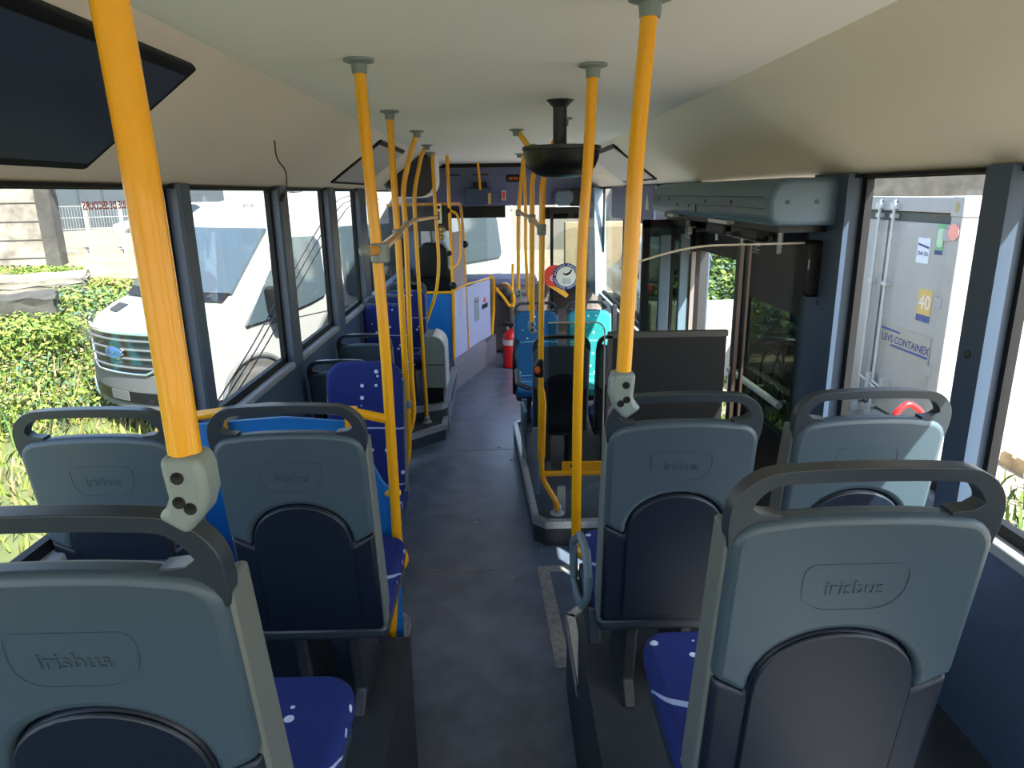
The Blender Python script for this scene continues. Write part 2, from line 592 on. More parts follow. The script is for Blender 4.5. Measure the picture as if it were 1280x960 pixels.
o = obj('vent_frame', prism(NB(), rrect(.02, .27, .05, .20, .01), -.005, .008, kerb), ALU, p)
bm = NB()
for i in range(5):
    prism(bm, rrect(.045, .245, .068 + i * .025, .082 + i * .025, .002), .006, .011, kerb)
obj('vent_slats', bm, DGREY, o)
# rear podiums
def podium(poly, z0, z1):
    global k
    p = struct('trim_%d' % k, prism(NB(), poly, z0, z1, XY), FLOORD, recenter=False); k += 1
    return p


p = podium([(-1.25, 2.15), (-.47, 2.15), (-.47, 2.60), (-.53, 2.67), (-1.25, 2.67)], 0, .35)
obj('edge_nosing', nosing(NB(), [(-.47, 2.15), (-.47, 2.60), (-.53, 2.67), (-1.25, 2.67)], .35), ALU, p)
p = podium([(1.25, 2.15), (.20, 2.15), (.20, 2.60), (.26, 2.67), (1.25, 2.67)], 0, .35)
obj('edge_nosing', nosing(NB(), [(1.25, 2.67), (.26, 2.67), (.20, 2.60), (.20, 2.15)], .35), ALU, p)
podium([(-1.25, 1.12), (-.40, 1.12), (-.40, 2.16), (-1.25, 2.16)], 0, .58)
podium([(1.25, 1.12), (.20, 1.12), (.20, 2.16), (1.25, 2.16)], 0, .59)
podium([(-1.25, -1.69), (-.40, -1.69), (-.40, 1.13), (-1.25, 1.13)], 0, .74)
podium([(1.25, -1.69), (.25, -1.69), (.25, 1.13), (1.25, 1.13)], 0, .70)
podium([(-.40, -1.69), (.26, -1.69), (.26, .9), (-.40, .9)], 0, .5)
podium([(-.40, .9), (.20, .9), (.20, 1.6), (-.40, 1.6)], 0, .25)
# floor markings: steel strips, door-side cover, seams and studs
fl = bpy.data.objects['floor']
bm = NB()
prism(bm, [(.125, 3.62), (.19, 3.62), (.235, 2.72), (.165, 2.72)], 0, .004, XY)
prism(bm, [(.19, 3.62), (1.2, 3.62), (1.2, 3.555), (.19, 3.555)], 0, .004, XY)
obj('floor_strip', bm, STRIP, fl)
bm = NB()
box(bm, -.56, .12, 3.60, 3.606, 0, .0015); box(bm, -.5, .05, 5.55, 5.556, 0, .0015)
obj('floor_seam', bm, STRIP, fl)
bm = NB()
for (x, y) in ((.16, 3.80), (.44, 3.78), (-.02, 3.5), (.05, 4.3), (-.1, 5.6), (.05, 5.65), (.0, 5.3), (-.25, 4.2)):
    lathe(bm, [(.012, 0), (.012, .003), (.006, .005)], (x, y, 0), 10)
obj('floor_stud', bm, STRIP, fl)

# ================================================================== SEATS
def lean(z):
    return -(z - .40) * .15


def SB(off):
    """maps (u, v, w): seat-back plane leaning to the rear, w outwards to the rear"""
    return lambda u, v, w: (u, lean(v) - w - off, v)


_emb = {}


def make_seat(name, label, cloth, drop=0.0, group='grey shelled bus seats', emblem=True, handle=True, tall=False):
    t = thing(name, label, 'seat', (0, 0, 0), 0, group)
    hw, zb, zt = .188, .34, .952
    # upper shell with arch cut
    def crown(u): return zt + .012 * (1 - (u / hw) ** 2)
    arch_w, arch_z = .132, .758
    up = []
    up += [(-hw, .665)]
    up += [(-hw, zt - .05)]
    for i in range(6):
        a = PI - i / 5 * PI / 2
        up.append((-hw + .05 + .05 * math.cos(a), zt - .05 + .05 * math.sin(a)))
    for i in range(1, 6):
        u = -hw + .05 + i / 6 * (2 * hw - .1)
        up.append((u, crown(u) - .003))
    for i in range(6):
        a = PI / 2 - i / 5 * PI / 2
        up.append((hw - .05 + .05 * math.cos(a), zt - .05 + .05 * math.sin(a)))
    up += [(hw, .665)]
    arch = []
    for i in range(17):
        a = i / 16 * PI
        arch.append((arch_w * math.cos(a), .63 + (arch_z - .63) * math.sin(a) ** .8))
    up2 = up + arch
    bm = prism(NB(), up2, 0, .045, SB(0))
    sh = obj('back_shell', bm, SHELL, t, bevel=.014, seg=3, local=True)
    lo = [(-hw + .004, zb), (-hw + .002, .662)] + [(u * 1.0, v - .003) for u, v in arch[::-1]] + [(hw - .002, .662), (hw - .004, zb)]
    bm = prism(NB(), lo, 0, .040, SB(0))
    obj('lower_shell', bm, SHELLD, t, bevel=.010, seg=2, local=True)
    # raised arch moulding in the middle of the navy shell
    inn = [(u * .97, .40 + (v - .40) * .985) for u, v in arch] + [(-.128, .36), (.128, .36)]
    bm = prism(NB(), inn, .038, .047, SB(0))
    obj('arch_moulding', bm, SHELLD, t, bevel=.006, local=True)
    # side cheeks
    for s in (-1, 1):
        bm = prism(NB(), [(lean(.93) - .03, .93), (lean(.93) + .035, .93), (lean(.40) + .05, .42), (.06, zb), (lean(zb) - .02, zb)], s * (hw - .012), s * (hw + .004), YZ)
        obj('side_cheek', bm, BEIGE, t, bevel=.006, local=True)
    # grab handle: one hoop with short gusset feet at the corners
    if handle:
        half = [(-.190, .905), (-.194, .935)]
        for i in range(9):
            a = PI - i / 8 * PI / 2
            half.append((-.119 + .075 * math.cos(a), .955 + .075 * math.sin(a)))
        out = half + [(u, 1.030 + .004 * (1 - (u / .119) ** 2)) for u in (-.08, -.04, 0, .04, .08)] + [(-u, v) for u, v in half[::-1]]
        ih = [(-.174, .905), (-.170, .928), (-.148, .944), (-.122, .948), (-.120, .960), (-.150, .963), (-.162, .972)]
        for i in range(7):
            a = PI - .35 - i / 6 * (PI / 2 - .35)
            ih.append((-.115 + .050 * math.cos(a), .955 + .054 * math.sin(a)))
        inner = ih + [(u, 1.009 + .003 * (1 - (u / .115) ** 2)) for u in (-.06, 0, .06)] + [(-u, v) for u, v in ih[::-1]]
        bm = prism(NB(), out + inner[::-1], -.002, .028, SB(.008))
        obj('grab_handle', bm, HANDLE, t, bevel=.011, seg=4, local=True)
    # cloth faced back pad and cushion
    if tall: pad = rrect(-.188, .188, .28, 1.03, [.06, .06, .09, .09], 8)
    elif emblem: pad = rrect(-.172, .172, .40, .925, [.03, .03, .06, .06], 6)
    else: pad = rrect(-.186, .186, .36, .957, [.05, .05, .07, .07], 6)
    bm = prism(NB(), pad, -.060, -.002, SB(0))
    obj('back_pad', bm, cloth, t, bevel=.02, seg=3, local=True)
    bm = prism(NB(), rrect(-.195, .195, .02, .44, [.02, .02, .07, .07], 6), .325, .392, XY)
    obj('cushion', bm, cloth, t, bevel=.02, seg=3, local=True)
    bm = prism(NB(), rrect(-.19, .19, .0, .42, [.02, .02, .07, .07], 6), .285, .330, XY)
    obj('seat_pan', bm, HANDLE, t, bevel=.015, seg=2, local=True)
    # pedestal
    bm = prism(NB(), [(.04, .29), (.34, .29), (.30, .06), (.36, -drop), (.02, -drop), (.08, .06)], -.10, -.06, YZ)
    obj('leg', bm, DGREY, t, bevel=.008, local=True)
    bm = prism(NB(), [(.04, .29), (.34, .29), (.30, .06), (.36, -drop), (.02, -drop), (.08, .06)], .06, .10, YZ)
    obj('leg', bm, DGREY, t, bevel=.008, local=True)
    if emblem:
        o1 = [(u, v) for u, v in rrect(-.078, .078, .797, .881, [.04, .05, .02, .02], 6)]
        o2 = [(u, v) for u, v in rrect(-.0755, .0755, .7995, .8785, [.038, .048, .018, .018], 6)]
        bm = NB()
        f = SB(0)
        A = [bm.verts.new(f(u, v, .044)) for u, v in o1]; B = [bm.verts.new(f(u, v, .0462)) for u, v in o1]
        C = [bm.verts.new(f(u, v, .044)) for u, v in o2]; D = [bm.verts.new(f(u, v, .0462)) for u, v in o2]
        n = len(o1)
        for i in range(n):
            j = (i + 1) % n
            bm.faces.new((A[i], A[j], B[j], B[i])); bm.faces.new((B[i], B[j], D[j], D[i])); bm.faces.new((D[i], D[j], C[j], C[i]))
        em = obj('emblem_ring', bm, SHELL, sh, local=True)
        obj('emblem_lettering', text_bm('irisbus', .034, lambda u, v, w: (u, lean(.838 + v) - .0445 - w, .838 + v), .0022, .0003), SHELL, sh, local=True)
    return t


def place(t, x, ytop, z, rear=False):
    """ytop: where along the bus the top of the back stands"""
    off = -lean(1.0) + .03
    t.location = (x, ytop + off if not rear else ytop - off, z)
    t.rotation_euler = (0, 0, PI if rear else 0)


SG = 'grey shelled bus seats'
seat = make_seat('bus_seat', '', FABN)
specs = [(-.560, .70, .74, 'nearest grey bus seat on the left, with clamp and thick yellow pole at its corner'),
         (.455, .88, .70, 'grey bus seat nearest the camera on the right, big dark handle in front'),
         (-1.055, 1.62, .58, 'grey bus seat by the left window, framed by the grass and van bumper behind it'),
         (-.585, 1.62, .58, 'grey bus seat beside the aisle on the left, bright blue panel behind its handle'),
         (.395, 1.62, .59, 'grey bus seat beside the aisle on the right, pale clamp on its corner'),
         (.862, 1.62, .59, 'grey bus seat by the right window, half lit by a slanting sun patch'),
         (-1.025, 4.02, .13, 'grey bus seat halfway along the left windows, behind the navy rear-facing seat'),
         (-1.025, 4.80, .13, 'grey bus seat farther along the left windows, the forward one of two'),
         (.34, 4.52, .15, 'grey bus seat on the right platform beside the aisle, seen through smoked glass'),
         (.77, 4.52, .15, 'grey bus seat on the right platform by the window, seen through the glass screen')]
first = True
seats = []
for x, y, z, lab in specs:
    t = seat if first else dup(seat)
    first = False
    t['label'] = lab
    place(t, x, y, z)
    seats.append(t)
# rear-facing seats show their cloth
nav = make_seat('rear_facing_seat', 'tall navy rear-facing seat with white dots, beyond the blue partition panel', FABN, .22, 'rear facing cloth seats', False, False, True)
place(nav, -.738, 3.42, .275, True)
nav2 = make_seat('rear_facing_seat', '', FABN, 0, 'rear facing cloth seats', False); place(nav2, -1.03, 5.9, .25, True)
nav2['label'] = 'navy rear-facing seat beside the last left window, behind the yellow poles'
nav3 = dup(nav2); place(nav3, -.97, 6.75, .25, True)
nav3['label'] = "navy rear-facing seat farthest forward on the left, against the blue cab wall"
tl = make_seat('rear_facing_seat', 'teal rear-facing seat beside the aisle, right of the fire extinguisher', FABT, 0, 'rear facing cloth seats', False)
place(tl, .24, 6.02, .15, True)
tr = make_seat('rear_facing_seat', 'teal rear-facing seat beside the right windows, sunlight painted into its bright cloth', FABT_SUN, 0, 'rear facing cloth seats', False)
place(tr, .70, 6.02, .15, True)

# arm rests
def armrest(lab, pts, r, m, root_loc):
    t = thing('armrest', lab, 'armrest', root_loc)
    obj('arm_loop', tube(NB(), fillet(pts, .05, 6), r, 12, flat=.8), m, t)
    return t


t = thing('armrest', 'grey looped armrest beside the aisle at the foot of the right yellow pole', 'armrest', (.2, 1.9, .78))
lp = [at(717, 700, 2.06), at(717, 676, 2.06), at(725, 669, 1.98), at(733, 690, 1.86), at(735.5, 722, 1.80), at(735, 745, 1.80), at(728, 757, 1.82), at(722, 745, 1.92), at(717.5, 724, 2.04)]
obj('arm_loop', tube(NB(), lp, .0135, 12, closed=True), mat('armrest_grey', (.13, .18, .21), .4), t)
obj('bracket', prism(NB(), [(1.78, .80), (2.06, .83), (2.04, .93), (1.80, .92)], .185, .225, YZ), HANDLE, t, bevel=.008)
t = armrest('dark grey armrest bar of the platform seat, low behind the slim yellow post', [(.13, 4.52, .82), (.06, 4.56, .84), (.05, 4.60, .84), (.05, 4.95, .84)], .022, HANDLE, (.1, 4.6, .8))
t = armrest('pale grey side loop at the aisle foot of the platform seat', [(.10, 4.62, .62), (.085, 4.66, .66), (.08, 4.82, .64), (.085, 4.85, .30), (.10, 4.80, .22)], .014, CLAMP, (.1, 4.7, .2))
t = armrest('black armrest hanging beside the teal seat, in front of the fire extinguisher', [(.08, 5.86, .86), (.06, 5.84, .88), (.05, 5.6, .87), (.045, 5.52, .82), (.045, 5.52, .50)], .022, BLACK, (.03, 5.8, .5))
# pale legs under the platform seat
for lab, x, y in (('pale blue upright strut on the platform edge under the grey seat, nearer one', .155, 4.30), ('pale blue upright strut on the platform edge under the grey seat, farther one', .10, 4.95)):
    bm = box(NB(), x - .02, x + .02, y - .015, y + .015, .15, .62)
    tag(obj('support_strut', bm, COVER, bevel=.005), lab, 'strut', 'struts under the platform seat')

# ================================================================== POLES AND RAILS
RT = .0175


def pole(name, lab, pts, r=RT, m=YEL, fil=.08, group=None, cat='pole'):
    pts = [Vector(p) for p in pts]
    b = min(pts, key=lambda p: p.z)
    t = thing(name, lab, cat, b, 0, group)
    obj('tube', tube(NB(), fillet(pts, fil, 8), r, 24), m, t)
    tp = max(pts, key=lambda p: p.z)
    if tp.z > 2.4:
        obj('ceiling_flange', lathe(NB(), [(.045, ZC), (.045, ZC - .008), (.024, ZC - .014), (.022, ZC - .04)], (tp.x, tp.y, 0), 18), CLAMP, t)
    return t


def collar(t, p, r=.026, h=.05, m=CLAMP, d=(0, 0, 1)):
    d = Vector(d).normalized()
    p = Vector(p)
    bm = tube(NB(), [p - d * h / 2, p - d * h * .42, p + d * h * .42, p + d * h / 2], [r * .86, r, r, r * .86], 18)
    return obj('clamp', bm, m, t)


def flange(t, p, m=GALV, r=.045):
    bm = lathe(NB(), [(r, 0), (r, .006), (r * .55, .012), (.026, .014), (.025, .05), (.020, .055)], p, 20)
    return obj('floor_flange', bm, m, t)


def corner_clamp(t, top, side, s=1.0, yf=0):
    """pale plastic bracket joining an upright to a seat-back corner: sleeve, then an elbow towards the seat (side = -1 left, 1 right)"""
    x, y, z = top
    pts = [(-.022, .004), (.022, .004), (.028, -.016), (.029, -.046), (.021, -.068), (-.002, -.094), (-.036, -.070), (-.024, -.060), (-.018, -.046), (-.021, -.016)]
    k_ = 1 if side < 0 else -1
    bm = prism(NB(), [(x + u * s * k_, z + v * s) for u, v in pts], y - .024 * s, y + .024 * s, XZ)
    o = obj('corner_clamp', bm, CLAMP, t, bevel=.009 * s, seg=3)
    for (u, v) in ((-.002, -.020), (-.004, -.050), (.008, -.058)):
        bm = lathe(NB(), [(.0075 * s, .002), (.0075 * s, -.0012), (.0066 * s, -.0016), (.0030 * s, -.0010)], (x + u * s * k_, y - .024 * s, z + v * s), 14, 'y')
        obj('bolt', bm, BLACK, o)
    return o


GP = 'yellow grab poles of the left row'
# foreground left pole standing on the near seat corner
b = at(234, 582, .66)
t = pole('grab_pole', 'thick yellow pole in the left foreground, standing on the nearest grey seat', [b, at(172, 190, .66), (-.385, .66, 2.475)], .0160, group='foreground yellow poles')
corner_clamp(t, b + Vector((0, 0, .012)), -1, .86)
b = at(779, 472, 1.56)
t = pole('grab_pole', 'yellow pole right of the aisle standing on the corner of the second grey seat', [b, at(788, 330, 1.56), at(795.5, 190, 1.56), (.262, 1.56, 2.47)], .0175, group='foreground yellow poles')
corner_clamp(t, b + Vector((0, 0, .012)), 1, 1.15)

# left row
p1 = pole('grab_pole', 'yellow pole at the aisle end of the blue partition, nearest of the left row', [(-.50, 2.25, .35), (-.45, 2.21, .80), (-.405, 2.2, .86), at(497, 680, 2.2), at(482, 440, 2.2), at(471, 310, 2.2), at(459, 193, 2.2), (-.452, 2.2, 2.475)], .0175, group=GP)
collar(p1, at(475, 316, 2.2), .029, .06)
p2 = pole('grab_pole', 'yellow pole second in the left row, with a red tipped lower end', [at(506, 590, 3.5), at(511, 565, 3.5), at(509, 500, 3.5), at(497, 292, 3.5), at(490, 193, 3.5), (-.562, 3.5, 2.475)], .0165, group=GP)
collar(p2, at(497, 292, 3.5), .024, .045)
obj('red_tip', tube(NB(), [at(505, 601, 3.5), at(506, 590, 3.5)], .014, 12), RED, p2)
bm = NB()
prism(bm, rrect(-.64, -.535, 1.02, 1.062, .012), 3.475, 3.525, XZ)
obj('side_bracket', bm, CLAMP, p2, bevel=.008)
p3 = pole('grab_pole', 'yellow pole third in the left row, curving inwards at its foot', [(-.78, 4.62, .42), at(513, 540, 4.6), at(518, 515, 4.6), at(515, 480, 4.6), at(507, 280, 4.6), at(503, 235, 4.6), at(513, 193, 4.6), (-.56, 4.6, 2.475)], .0165, fil=.12, group=GP)
collar(p3, at(507, 281, 4.6), .022, .04)
p4 = pole('grab_pole', 'yellow pole fourth in the left row, standing on the platform step', [(-.742, 5.93, .13), at(519, 275, 5.9), at(517.5, 240, 5.9), at(527, 193, 5.9), (-.63, 5.9, 2.475)], .0165, fil=.12, group=GP)
flange(p4, (-.742, 5.93, .13))
collar(p4, at(519, 275, 5.9), .022, .04)
p5 = pole('grab_pole', 'yellow pole farthest in the left row, its lower end bending left', [(-.93, 6.9, .70), at(531, 408, 6.9), at(546, 365, 6.9), at(549, 330, 6.9), at(545, 272, 6.9), at(540, 193, 6.9), (-.70, 6.9, 2.475)], .0165, fil=.2, group=GP)
collar(p5, at(545, 272, 6.9), .022, .035)
pts = [at(456, 314, 2.12), at(475, 313, 2.2), at(497, 293, 3.5), at(507, 282, 4.6), at(519, 275, 5.9), at(546, 271, 6.9)]
rl = pole('grab_rail', 'worn yellow horizontal rail clamped across the left row of poles', pts, .016, BRASS, .05, cat='rail')
sp = NB(); sphere(sp, at(456, 314, 2.12), .019, 8)
obj('end_cap', sp, CLAMP, rl)

# right row
GR = 'yellow grab poles of the right row'
pb = pole('grab_pole', 'yellow pole beside the looped armrest right of the aisle, floor to ceiling', [(.33, 2.10, .84), (.25, 2.26, .83), at(720, 690, 2.33), at(720, 668, 2.33), at(722, 500, 2.33), at(728, 300, 2.33), at(736, 190, 2.33), (.245, 2.33, 2.475)], .0175, group=GR)
pa_ = pole('grab_pole', 'slim yellow post with an orange stop button and bent foot at the platform corner', [(.273, 4.0, .15), at(696, 628, 3.97), at(680, 602, 3.95), at(677, 588, 3.95), at(676, 470, 3.95), at(678, 230, 3.95), at(684, 200, 3.95), (.30, 3.95, 2.475)], .0165, group=GR)
flange(pa_, (.273, 4.0, .15))
obj('sleeve', tube(NB(), [at(676.5, 575, 3.95), at(676.5, 570, 3.95), at(678, 505, 3.95), at(677, 492, 3.95), at(676, 484, 3.95)], [.017, .024, .025, .023, .017], 16), YEL, pa_)
collar(pa_, at(677, 287, 3.95), .026, .06)
bm = NB()
c = at(674, 460, 3.93)
prism(bm, [(c.x - .022, c.z - .05), (c.x + .024, c.z - .055), (c.x + .024, c.z + .055), (c.x - .008, c.z + .05), (c.x - .034, c.z + .01), (c.x - .034, c.z - .02)], 3.90, 3.985, XZ)
o = obj('stop_button_box', bm, BLACK, pa_, bevel=.008)
obj('stop_button', lathe(NB(), [(.016, 0), (.016, -.01), (.009, -.014)], (c.x - .012, 3.90, c.z - .003), 16, 'y', 1, 1.3), ORG, o)
pc3 = pole('grab_pole', 'yellow pole clamped to the platform seat corner, second in the right row', [at(665, 404, 4.6), at(665, 225, 4.6), at(671, 208, 4.6), at(664, 192, 4.6) + Vector((-.02, 0, .05)), (.06, 4.6, 2.475)], .0165, group=GR)
corner_clamp(pc3, at(665, 402, 4.6), 1, .95)
collar(pc3, at(665, 273, 4.6), .024, .05)
pc1 = pole('grab_pole', 'yellow pole clamped to the teal seat beside the aisle, leftmost of the right row', [at(648, 362, 6.05), at(648, 258, 6.05), at(655, 193, 6.05), (.22, 6.05, 2.475)], .0165, fil=.2, group=GR)
corner_clamp(pc1, at(648.5, 362, 6.05), 1, .95)
collar(pc1, at(648, 266, 6.05), .024, .05)
pc2 = pole('grab_pole', 'thin yellow pole farthest in the right row, near the front door', [(.26, 7.4, 0), at(661, 375, 7.4), at(657, 320, 7.4), at(657, 250, 7.4), at(654, 193, 7.4), (.15, 7.4, 2.475)], .0165, fil=.2, group=GR)
rr = pole('grab_rail', 'pale yellow horizontal rail clamped across the right row of poles', [at(677, 287, 3.95), at(665, 273, 4.6), at(648, 265, 6.05)], .015, BRASS, .05, cat='rail')

# ================================================================== BLUE PARTITION (left)
t = thing('blue_partition', 'bright blue partition panel with curved yellow top rail, left of the aisle', 'partition', (-.8, 2.2, .35))
pan = [(-1.16, .40), (-1.16, 1.33), (-1.10, 1.365), (-.79, 1.385), (-.575, 1.365), (-.555, 1.335), (-.480, 1.155), (-.465, 1.13), (-.435, 1.115), (-.435, .50), (-.48, .40)]
obj('panel', prism(NB(), pan, 2.235, 2.25, XZ), PBLUE, t, bevel=.003)
obj('top_rail', tube(NB(), fillet([(-1.205, 2.2, 1.05), (-1.205, 2.2, 1.385), (-1.02, 2.2, 1.415), (-.79, 2.2, 1.436), (-.56, 2.2, 1.412), (-.435, 2.2, 1.382)], .10, 8), .016, 16), YEL, t)
bm = NB()
for x in (-1.0, -.56):
    box(bm, x - .02, x + .02, 2.20, 2.24, 1.33, 1.42)
obj('rail_bracket', bm, YEL, t, bevel=.005)
bm = NB()
tube(bm, [at(478, 616, 2.27), at(497, 616, 2.2)], .014, 12)
obj('hinge_stub', bm, YEL, t)
obj('hinge_cap', tube(NB(), [at(477, 616, 2.27), at(480, 616, 2.265)], .010, 12), BLACK, t)
bm = NB()
for x in (-1.0, -.6):
    box(bm, x - .02, x + .02, 2.23, 2.27, .35, .48)
obj('foot', bm, GALV, t)

# grey side cabinet on the left platform
t = thing('side_cabinet', 'low grey cabinet with a rounded top corner on the left platform', 'cabinet', (-.66, 6.05, .25))
prof = [(-.76, .40), (-.575, .40), (-.575, .76)] + [(-.575 - .12 + .12 * math.cos(a), .76 + .12 * math.sin(a)) for a in [i / 8 * PI / 2 for i in range(1, 9)]] + [(-.76, .88)]
obj('body', prism(NB(), prof, 6.09, 6.42, XZ), CLAMP, t, bevel=.01)
obj('lit_edge_strip', prism(NB(), [(-.578, .40), (-.565, .40), (-.565, .765)] + [(-.578 - .117 + .13 * math.cos(a), .76 + .13 * math.sin(a)) for a in [i / 8 * PI / 2 for i in range(1, 8)]] + [(-.578 - .117 + .117 * math.cos(a), .76 + .117 * math.sin(a)) for a in [i / 8 * PI / 2 for i in range(7, 0, -1)]] + [(-.578, .76)], 6.085, 6.43, XZ), WHITEP, t)  # white strip paints the light along the cabinet's side edge
obj('joint_line', box(NB(), -.75, -.58, 6.083, 6.092, .615, .622), DGREY, t)
obj('plinth', box(NB(), -.74, -.60, 6.12, 6.40, .25, .40), BLACK, t)

# ================================================================== GLASS SCREENS
# screen at the platform front: smoked pane, yellow lower bar
t = thing('smoked_screen', 'smoked glass screen behind the slim yellow post, with a yellow lower bar', 'screen', (.4, 3.98, .15))
obj('pane', prism(NB(), rrect(.215, .545, .44, 1.37, [.01, .01, .07, .01], 6), 3.972, 3.980, XZ), GLASSD, t)
bm = tube(NB(), fillet([(.545, 3.976, .42), (.545, 3.976, 1.37), (.215, 3.976, 1.37)], .07, 6), .0045, 8)
obj('pane_edge', bm, EDGE, t)
bm = NB()
tube(bm, [(.19, 3.95, .442), (.86, 3.95, .442)], .017, 14)
obj('lower_bar', bm, YEL, t)
bm = prism(NB(), rrect(.295, .84, .455, .515, .006), 3.945, 3.965, XZ)
o = obj('bar_plate', bm, YEL, t, bevel=.003)
bm = NB()
lathe(bm, [(.010, 0), (.010, -.004)], (.355, 3.945, .492), 12, 'y')
obj('plate_bolt', bm, BLACK, o)
bm = NB()
box(bm, .82, .86, 3.95, 3.99, .15, .46)
obj('far_foot', bm, YEL, t)
t = thing('tall_screen', 'tall lightly smoked glass screen with a rounded upper corner behind the yellow posts', 'screen', (.5, 4.03, .15))
obj('pane', prism(NB(), rrect(.20, .80, .30, 1.905, [.01, .01, .03, .18], 8), 4.03, 4.036, XZ), GLASSL, t)
bm = NB()
for x in (.30, .72):
    box(bm, x - .025, x + .025, 4.02, 4.046, .15, .32)
obj('pane_foot', bm, GALV, t)
# screen behind the mid door: curved clear glass over a dark panel
t = thing('door_screen', 'clear glass screen with a curved top edge behind the middle door', 'screen', (.75, 2.78, .35))
top = []
for i in range(13):
    a = i / 12
    u = .42 + a * .40
    top.append((u, 1.80 + .085 * math.sin(a * PI / 2)))
pan = [(.42, 1.30)] + top + [(1.18, 1.888), (1.18, .9), (.42, .9)]
obj('pane', prism(NB(), pan, 2.785, 2.791, XZ), GLASSC, t)
obj('top_edge', tube(NB(), [(u, 2.788, v + .002) for u, v in top] + [(1.18, 2.788, 1.89)], .0042, 8), EDGE, t)
bm = prism(NB(), rrect(.388, .86, .45, 1.535, .012), 2.765, 2.785, XZ)
o = obj('dark_panel', bm, mat('panel_charcoal', (.0065, .007, .007), .6, spec=.3), t)
bm = NB()
box(bm, .378, .865, 2.76, 2.79, 1.525, 1.548); box(bm, .378, .395, 2.76, 2.79, .45, 1.535)
obj('panel_trim', bm, mat('panel_trim_olive', (.045, .045, .038), .5), o)
bm = NB()
box(bm, .895, .91, 2.77, 2.80, .40, 1.885); box(bm, .93, .94, 2.77, 2.80, .40, 1.885)
obj('edge_post', bm, mat('brown_anodised', (.07, .053, .042), .35, .6), t)
bm = NB()
box(bm, .36, 1.18, 2.77, 2.80, .36, .46)
obj('lower_rail', bm, GALV, t)
bm = prism(NB(), rrect(1.15, 1.245, 1.68, 1.90, .02), 2.74, 2.83, XZ)
o = obj('hinge_block', bm, BLACK, t, bevel=.01)
obj('hinge_pin', box(NB(), 1.153, 1.158, 2.735, 2.742, 1.79, 1.83), CHROME, o)

# ================================================================== MIDDLE DOOR
def door_leaf(name, f, w, z0, z1, along):
    """f maps (u across, v height, w depth)"""
    d = struct(name, NB(), BLACK, recenter=False)
    bpy.data.objects.remove(d)


d = NB()
ya, yb = 2.93, 3.72
xo = 1.235
for (a0, a1, z0, z1) in ((ya, ya + .05, .02, 1.92), (yb - .05, yb, .02, 1.92), (ya, yb, 1.86, 1.92), (ya, yb, .02, .98)):
    box(d, xo, xo + .045, a0, a1, z0, z1)
door = struct('door_1', d, mat('door_black', (.004, .004, .005), .45, spec=.3), recenter=False)
obj('door_glass', box(NB(), xo + .018, xo + .026, ya + .04, yb - .04, .98, 1.87), GLASSDOOR, door)
obj('upper_panel', box(NB(), xo + .005, xo + .035, ya + .03, yb - .03, 1.56, 1.88), BLACK, door)
bm = NB()
tube(bm, [(1.19, ya + .05, 1.155), (1.19, (ya + yb) / 2, 1.15), (1.19, yb - .03, 1.145)], .016, 12)
o = obj('door_grab_bar', bm, WHITEP, door)
bm = NB()
for y in (ya + .12, (ya + yb) / 2, yb - .08):
    tube(bm, [(1.19, y, 1.15), (1.245, y, 1.15)], .009, 10)
obj('bar_bracket', bm, DGREY, o)
bm = NB()
box(bm, xo - .02, xo + .05, yb, yb + .05, .02, 1.92)
obj('meeting_edge', bm, mat('door_edge_grey', (.08, .085, .09), .4, .4), door)
# the second leaf, folded inwards
d = NB()
Yd = 4.52
for (a0, a1, z0, z1) in ((.86, .905, .02, 1.92), (1.20, 1.235, .02, 1.92), (.86, 1.235, 1.87, 1.92), (.86, 1.235, .02, .9), (1.045, 1.065, .02, 1.9)):
    box(d, a0, a1, Yd, Yd + .045, z0, z1)
door2 = struct('door_2', d, MATS['door_black'], recenter=False)
obj('door_glass', box(NB(), .90, 1.21, Yd + .018, Yd + .026, .9, 1.88), GLASSDOOR, door2)
bm = NB()
for (a, b) in ((.965, 1.035), (1.095, 1.155)):
    box(bm, a, b, Yd - .03, Yd + .01, .95, 1.83)
obj('leaf_stile', bm, COVER, door2, bevel=.006)
bm = NB()
box(bm, 1.165, 1.19, Yd - .05, Yd - .02, .7, 1.72)
obj('leaf_handle_bar', bm, mat('bronze_bar', (.22, .20, .19), .4, .4), door2)
# opening frame, header and threshold
bm = NB()
box(bm, 1.22, 1.30, 2.88, 2.93, 0, 2.0)
box(bm, 1.22, 1.30, 4.56, 4.62, 0, 2.0)
box(bm, 1.20, 1.30, 2.88, 4.62, 1.925, 1.96)
box(bm, 1.25, 1.29, 3.77, 4.58, 1.72, 1.93); box(bm, 1.25, 1.29, 3.77, 3.86, 0, 1.93)
struct('trim_%d' % k, bm, DGREY, recenter=False); k += 1
# door mechanism cover
t = thing('door_mechanism_cover', 'blue-grey rounded housing above the middle door', 'cover', (1.1, 3.7, 1.955))
prof = [(1.235, 1.962), (.985, 1.962), (.955, 1.985), (.95, 2.06), (.957, 2.075), (.965, 2.10), (.985, 2.125), (1.02, 2.138), (1.235, 2.138)]
body = obj('housing', prism(NB(), prof, 2.66, 4.74, XZ), COVER, t, bevel=.02, seg=3)
bm = NB()
box(bm, .9475, .955, 2.74, 4.70, 2.068, 2.071)
obj('fold_line', bm, DGREY, body)
bm = NB()
box(bm, .9478, .955, 2.72, 3.66, 2.026, 2.0285); box(bm, .9478, .955, 3.66, 3.664, 1.99, 2.0285)
obj('flap_seam', bm, DGREY, body)
bm = NB()
for (y, z) in ((4.5, 2.05), (4.25, 2.05), (4.05, 2.02), (3.8, 2.02), (3.5, 2.047), (3.1, 2.047)):
    lathe(bm, [(.008, 0), (.008, -.004)], (.951, y, z), 10, 'x')
